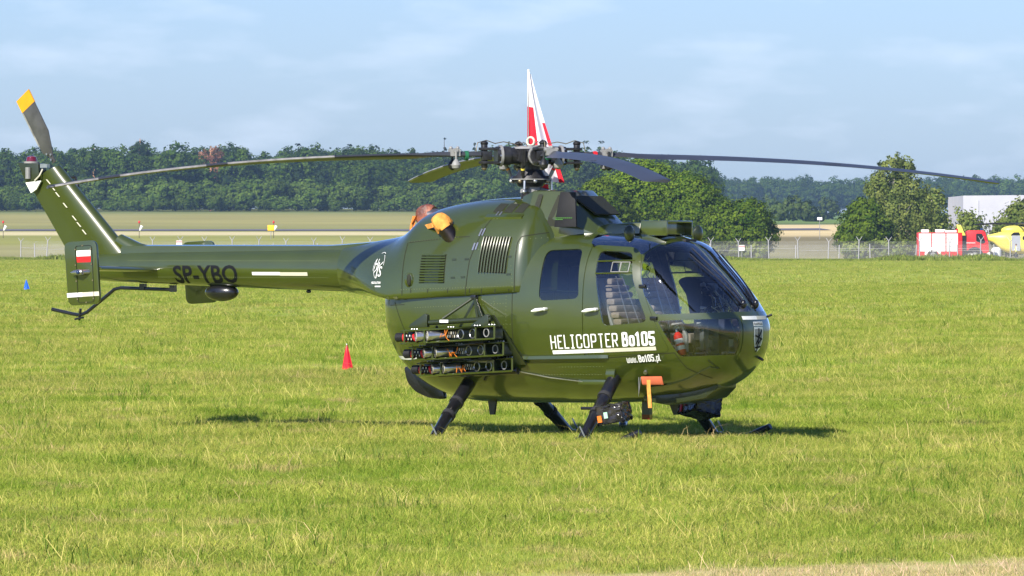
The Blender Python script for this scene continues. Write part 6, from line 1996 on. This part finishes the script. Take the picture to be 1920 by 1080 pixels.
# ------------------------------------------------------------------ flags
def cloth(name, rows, cols, fn, colour, parent, mats):
    mb = MB(); vs = []
    for i in range(rows + 1):
        for j in range(cols + 1):
            vs.append(fn(i / rows, j / cols))
    fs, ms = [], []
    for i in range(rows):
        for j in range(cols):
            fs.append((i * (cols + 1) + j, i * (cols + 1) + j + 1, (i + 1) * (cols + 1) + j + 1, (i + 1) * (cols + 1) + j)); ms.append(colour((i + .5) / rows, (j + .5) / cols))
    mb.add(vs, fs); mb.m = ms
    return mb.build(name, mats, parent, 70, fix=False)
fp = empty('flag', (across(991, 70.6), 70.6, 0), 0, 'white and red flag hanging limp on a pole behind the rotor head', 'flag')
MB().tube([(0, 0, 2.30), (0, 0, 3.66)], .005, 8).build('pole', M['grey_metal'], fp)
MB().ball((0, 0, 3.67), .014, 10, 6).build('finial', M['white'], fp)
def limp(u, v):
    # u down the cloth, v from the pole outward; the cloth hangs in two folds and widens downwards
    z = 3.665 - 1.10 * u - .03 * v
    w = .040 + .34 * u ** 1.1
    fold = math.sin(v * 8.0 + .6) * (.012 + .035 * u)
    return (-.012 + w * v + .012 * math.sin(6 * v), -.02 + fold, z)
cloth('cloth', 40, 24, limp, lambda u, v: 1 if ((v < .36 and .33 < u) or (v > .86 and u > .45)) else 0, fp, [M['cloth_white'], M['cloth_red']])
# a second flap of the flag hanging lower, behind the mast
def flap(u, v):
    return (.10 + .16 * v - .02 * u + .05 * u * (1 - v), .05 * math.sin(5 * v + 2 * u), 2.60 - .13 * u - .05 * v * u)
cloth('cloth_end', 10, 14, lambda u, v: (.06 + .21 * v - .05 * u, .04 * math.sin(7 * v), 2.72 - .24 * u + .06 * v), lambda u, v: 0 if v < .9 else 1, fp, [M['cloth_white'], M['cloth_red']])
cloth('cloth_tail', 12, 8, lambda u, v: (.10 + .10 * v + .08 * u - .06 * u * v, .03 * math.sin(6 * v + u), 2.52 - .24 * u), lambda u, v: 0, fp, [M['cloth_red']])
def marker_flag(px, D, ztop, h, w, m, label):
    t = empty('marker_flag', (across(px, D), D, 0), 0, label, 'marker flag', 'marker flags in the grass')
    MB().tube([(0, 0, -.05), (0, 0, ztop)], .006, 6).build('stick', M['grey_metal'], t)
    MB().ball((0, 0, ztop + .006), .010, 8, 6).build('tip', M['white'], t)
    cloth('cloth', 10, 12, lambda u, v: ((v - .42) * (.10 * w + w * u ** .9), .06 * math.sin(v * 7 + 1) * (.3 + u) * w * 2, ztop - h * u - .05 * h * math.sin(v * 6) * u), lambda u, v: 0, t, [m])
    return t
marker_flag(650, 104, .41, .36, .15, M['cloth_red'], 'small red marker flag on a stick below the tail boom')
marker_flag(49, 280, .44, .38, .22, M['cloth_blue'], 'small blue marker flag in the grass below the tail rotor')

# the person standing behind the helicopter, seen through its cabin
pp_ = person('person', (across(1146, 72.3), 72.3, .0), R(172), 'person in a yellow vest seen through the cabin door window', [((-.36, .10, 1.56), (-.16, .26, 1.68)), ((.36, .10, 1.54), (.16, .26, 1.66))], [M['vest'], M['trousers'], M['vest'], M['vest']])
pp_.scale = (1.07, 1.07, 1.07)

# ------------------------------------------------------------------ haze
hz_ = MB().box((0, 2550, 22), (4200, 6100, 47))
m = bpy.data.materials.new('haze_air'); m.use_nodes = True
m.node_tree.nodes.clear()
ho = m.node_tree.nodes.new('ShaderNodeOutputMaterial'); hv = m.node_tree.nodes.new('ShaderNodeVolumePrincipled')
hv.inputs['Color'].default_value = (.46, .70, 1.0, 1)
hv.inputs['Density'].default_value = 0.000062
hv.inputs['Anisotropy'].default_value = 0.0
m.node_tree.links.new(hv.outputs['Volume'], ho.inputs['Volume'])
hz_.build('haze', m, None, None, kind='stuff', label='thin blue haze over the airfield', cat='haze')
